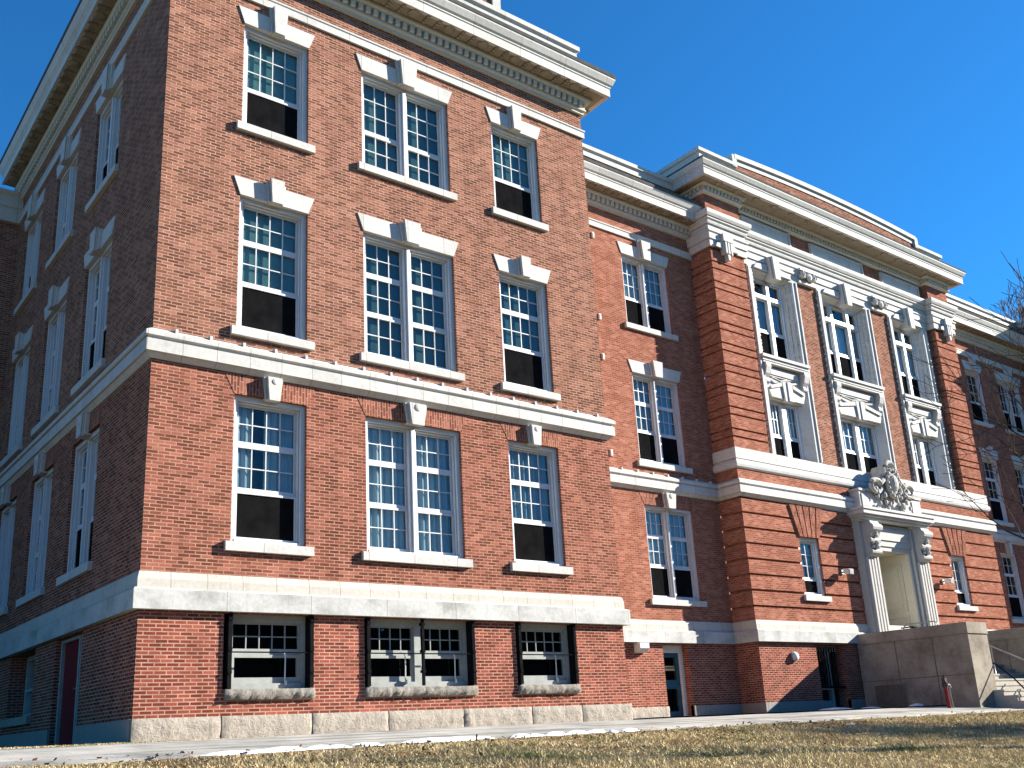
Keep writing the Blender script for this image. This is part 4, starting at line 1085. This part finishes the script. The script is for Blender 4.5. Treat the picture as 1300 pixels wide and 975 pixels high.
# dry grass, one mass of blades
rng = np.random.default_rng(4)
def blades(n, x0, x1, y0, y1, h0, h1, seed):
    x = rng.uniform(x0, x1, n); y = rng.uniform(y0, y1, n)
    z = -.03 + .105 * np.minimum(y, 0)
    keep = (y > -1) | (y < -2.12 - .32 * np.clip((4 - x) / 4, 0, 1) + .05 * np.sin(x * 1.7) - .02 - .12 * np.abs(np.sin(x * 2.9)) * rng.uniform(0, 1, n)); x = x[keep]; y = y[keep]; z = z[keep]; n = len(x)
    h = rng.uniform(h0, h1, n) * np.clip((-2.0 - y) / 1.2, .35, 1) * (.6 + .8 * (np.sin(x * 1.9 + np.sin(y * 2.3)) * .5 + .5)); th = rng.uniform(0, np.pi * 2, n); ln = rng.normal(0, .7, (n, 2)) * h[:, None]; w = rng.uniform(.004, .012, n)
    dx, dy = np.cos(th) * w, np.sin(th) * w
    v = np.empty((n, 3, 3)); v[:, 0] = np.stack([x - dx, y - dy, z], 1); v[:, 1] = np.stack([x + dx, y + dy, z], 1); v[:, 2] = np.stack([x + ln[:, 0], y + ln[:, 1], z + h], 1)
    return v
vs = np.concatenate([blades(110000, -6, 14, -9.5, -2.15, .02, .07, 1), blades(80000, 10, 32, -11, -2.15, .02, .07, 2), blades(6000, -8, 3, -.5, .0, .02, .05, 3)])
nb = len(vs)
gm = bpy.data.meshes.new('dry_grass')
gm.vertices.add(nb * 3); gm.vertices.foreach_set('co', vs.reshape(-1)); gm.loops.add(nb * 3); gm.loops.foreach_set('vertex_index', np.arange(nb * 3)); gm.polygons.add(nb)
gm.polygons.foreach_set('loop_start', np.arange(nb) * 3); gm.polygons.foreach_set('loop_total', np.full(nb, 3)); gm.update(); gm.validate()
def bladem():
    m, nt, p = new_mat('grass_blade')
    n1 = noise(nt, objvec(nt), .55, 4); n2 = noise(nt, objvec(nt), 25, 2)
    a = ramp(nt, n1.outputs['Fac'], [(.36, (.48, .36, .20)), (.49, (.70, .56, .32)), (.57, (.56, .47, .25)), (.66, (.30, .29, .12))])
    b = ramp(nt, n2.outputs['Fac'], [(.3, (.45, .43, .4)), (.7, (1.35, 1.33, 1.3))])
    nt.links.new(mixc(nt, 1.0, a.outputs[0], b.outputs[0], 'MULTIPLY'), p.inputs['Base Color']); p.inputs['Roughness'].default_value = .8
    return m
gm.materials.append(bladem())
tag(link('dry_grass', gm), 'dry tan winter grass covering the sloping lawn', 'grass', kind='stuff')

# thin snow remains along the path edge and by the stairs
SNOW = stone_mat('old_snow', (.78, .80, .83), stain=.3, stain_c=(.5, .48, .45), rough=.6, sscale=4)
def snow_blob(m, cx, cy, rx, ry, h, seed):
    rnd = random.Random(seed); n = 18; c = len(m.v)
    m.v.append((cx, cy, GZ(cy) + .03 + h))
    for ring, q in ((.6, .75), (1.0, -.35)):
        for k in range(n):
            t = 2 * math.pi * k / n; r = ring * rnd.uniform(.75, 1.15); y = cy + ry * r * math.sin(t)
            m.v.append((cx + rx * r * math.cos(t), y, GZ(y) + .02 + h * q))
    for k in range(n):
        l = (k + 1) % n
        m.f.append((c, c + 1 + k, c + 1 + l)); m.f.append((c + 1 + k, c + 1 + n + k, c + 1 + n + l, c + 1 + l)); m.m += [0, 0]
m = MB(); rnd = random.Random(11); x = .6
while x < 9.0:
    if rnd.random() < .85: snow_blob(m, x, -2.17 - .32 * max(0, min(1, (4 - x) / 4)) + rnd.uniform(-.03, .05), rnd.uniform(.25, .5) if x < 8 else rnd.uniform(.1, .3), rnd.uniform(.06, .11), rnd.uniform(.02, .045), int(x * 100))
    x += rnd.uniform(.25, .6)
for a in ((19.2, .8, .9, .4, .07), (20.6, .6, .5, .3, .05), (22.4, .3, .35, .25, .09), (25.4, -2.45, .5, .12, .03), (13.9, -3.2, .22, .08, .02)): snow_blob(m, *a, int(a[0] * 77))
tag(link('snow_remains', m.mesh('snow_remains', SNOW, True)), 'thin old snow left along the path edge and stairs', 'snow', kind='stuff')

# fallen leaves
n = 1400
x = np.concatenate([rng.uniform(-5, 14, 900), rng.uniform(8, 30, 500)]); y = -2.1 - np.abs(rng.normal(0, 1.6, n)); z = -.03 + .105 * y + rng.uniform(.01, .06, n)
sz = rng.uniform(.012, .03, n); a = rng.uniform(0, 6.28, n); tl = rng.normal(0, .5, (n, 2))
v = np.empty((n, 4, 3))
for k, (u, w) in enumerate(((-1, -.6), (1, -.6), (1, .6), (-1, .6))):
    dx = sz * (u * np.cos(a) - w * np.sin(a)); dy = sz * (u * np.sin(a) + w * np.cos(a))
    v[:, k] = np.stack([x + dx, y + dy, z + dx * tl[:, 0] + dy * tl[:, 1]], 1)
lm = bpy.data.meshes.new('fallen_leaves'); lm.from_pydata(v.reshape(-1, 3).tolist(), [], (np.arange(n * 4).reshape(-1, 4)).tolist()); lm.materials.append(plain_mat('dead_leaf', (.22, .12, .06), .8, .5, scale=9))
tag(link('fallen_leaves', lm), 'brown dead leaves scattered over the dry grass', 'leaves', kind='stuff')

# ------------------------------------------------------------------ bare trees
BARK = plain_mat('tree_bark', (.075, .06, .05), .9, .35, scale=8)
BARK_L = plain_mat('grey_bark', (.17, .145, .125), .9, .3, scale=8)
def bare_tree(base, height, seed, label, mat=BARK, depth=6, spread=.55, twig=.006, lean=(0, 0), group=None, girth=1):
    rnd = random.Random(seed)
    t = thing('bare_tree', label, 'tree', base, group)
    tr = MB(); cr = MB()
    def grow(p, d, L, r, lev):
        n = 4; pts = [p]; rs = [r]; q = p.copy(); dd = d.copy()
        for k in range(n):
            dd = (dd + Vector((rnd.uniform(-1, 1), rnd.uniform(-1, 1), rnd.uniform(-.4, .8))) * .13).normalized(); q = q + dd * (L / n); pts.append(q.copy()); rs.append(max(twig, r * (1 - .35 * (k + 1) / n)))
        (tr if lev == 0 else cr).tube(pts, rs, 8 if lev == 0 else 5 if lev < 3 else 3, cap=lev < 2)
        if lev >= depth: return
        for b in range(3 if lev < 3 else 2 + (rnd.random() < .5)):
            k = rnd.choice((2, 3, 4)) if b else 4
            ax = Vector((rnd.uniform(-1, 1), rnd.uniform(-1, 1), rnd.uniform(-1, 1))).normalized()
            nd = (Matrix.Rotation(rnd.uniform(.35, 1.0) * spread * (1.3 if b else .7) * (1 if rnd.random() < .5 else -1), 3, dd.cross(ax).normalized()) @ dd)
            nd = (nd + Vector((0, 0, .12))).normalized()
            grow(pts[k], nd, L * rnd.uniform(.62, .82), max(twig, rs[k] * rnd.uniform(.55, .75)), lev + 1)
    grow(Vector((0, 0, -.1)), Vector((lean[0], lean[1], 1)).normalized(), height * .28, height * .022 * girth, 0)
    part('trunk', tr, mat, t, smooth=True); part('crown', cr, mat, t)
    return t
bare_tree((14.5, -8.5, GZ(-8.5)), 9.4, 21, 'young bare tree on the lawn reaching in at the right border', depth=6, spread=.8, twig=.006)
bare_tree((80.5, 20, -.03), 42, 5, 'tall pale bare tree rising behind the right roof', BARK_L, 8, .42, .022)
bare_tree((84.5, 18, -.03), 38, 9, 'darker bare tree behind the roof at the right border', BARK, 7, .5, .03)
bare_tree((27.5, -9.5, GZ(-9.5)), 10, 33, 'bare lawn tree right of the picture casting shadows on the grass', depth=6, spread=.75, twig=.03, girth=1.7)
bare_tree((35, -10.5, GZ(-10.5)), 9.5, 34, 'smaller bare lawn tree right of the picture', depth=6, spread=.75, twig=.03, girth=1.7)
bare_tree((24, -10.5, GZ(-10.5)), 8.5, 41, 'slim bare lawn tree right of the picture', depth=6, spread=.8, twig=.02, girth=1.3)
# unseen belt of woods, added to cut low sky light and darken window reflections
rnd = random.Random(3)
m = MB(); n = 150; rows = []
for k in range(n + 1):
    az = R(82) + (R(245) - R(82)) * k / n
    rr = 75 + rnd.uniform(-8, 8); h = rnd.uniform(11, 19)
    cx, cy = 15 + rr * math.sin(az), -5 + rr * math.cos(az)
    i = len(m.v)
    for q, dr in ((0, 0), (.4, -2.5), (.75, -1.5), (1, 1.5)): m.v.append((15 + (rr + dr + rnd.uniform(-1.5, 1.5)) * math.sin(az), -5 + (rr + dr) * math.cos(az), -5 + (h + 5) * q))
    m.v.append((15 + (rr + 8) * math.sin(az), -5 + (rr + 8) * math.cos(az), -5))
    rows.append(i)
for a, b in zip(rows, rows[1:]):
    for j in range(4): m.f.append((a + j, b + j, b + j + 1, a + j + 1)); m.m.append(0)
tag(link('added_woods', m.mesh('added_woods', plain_mat('added_woods', (.055, .047, .036), .95, .5, scale=.6))), 'unseen brown woods added to block low sky light and darken window reflections', 'woods', kind='stuff')
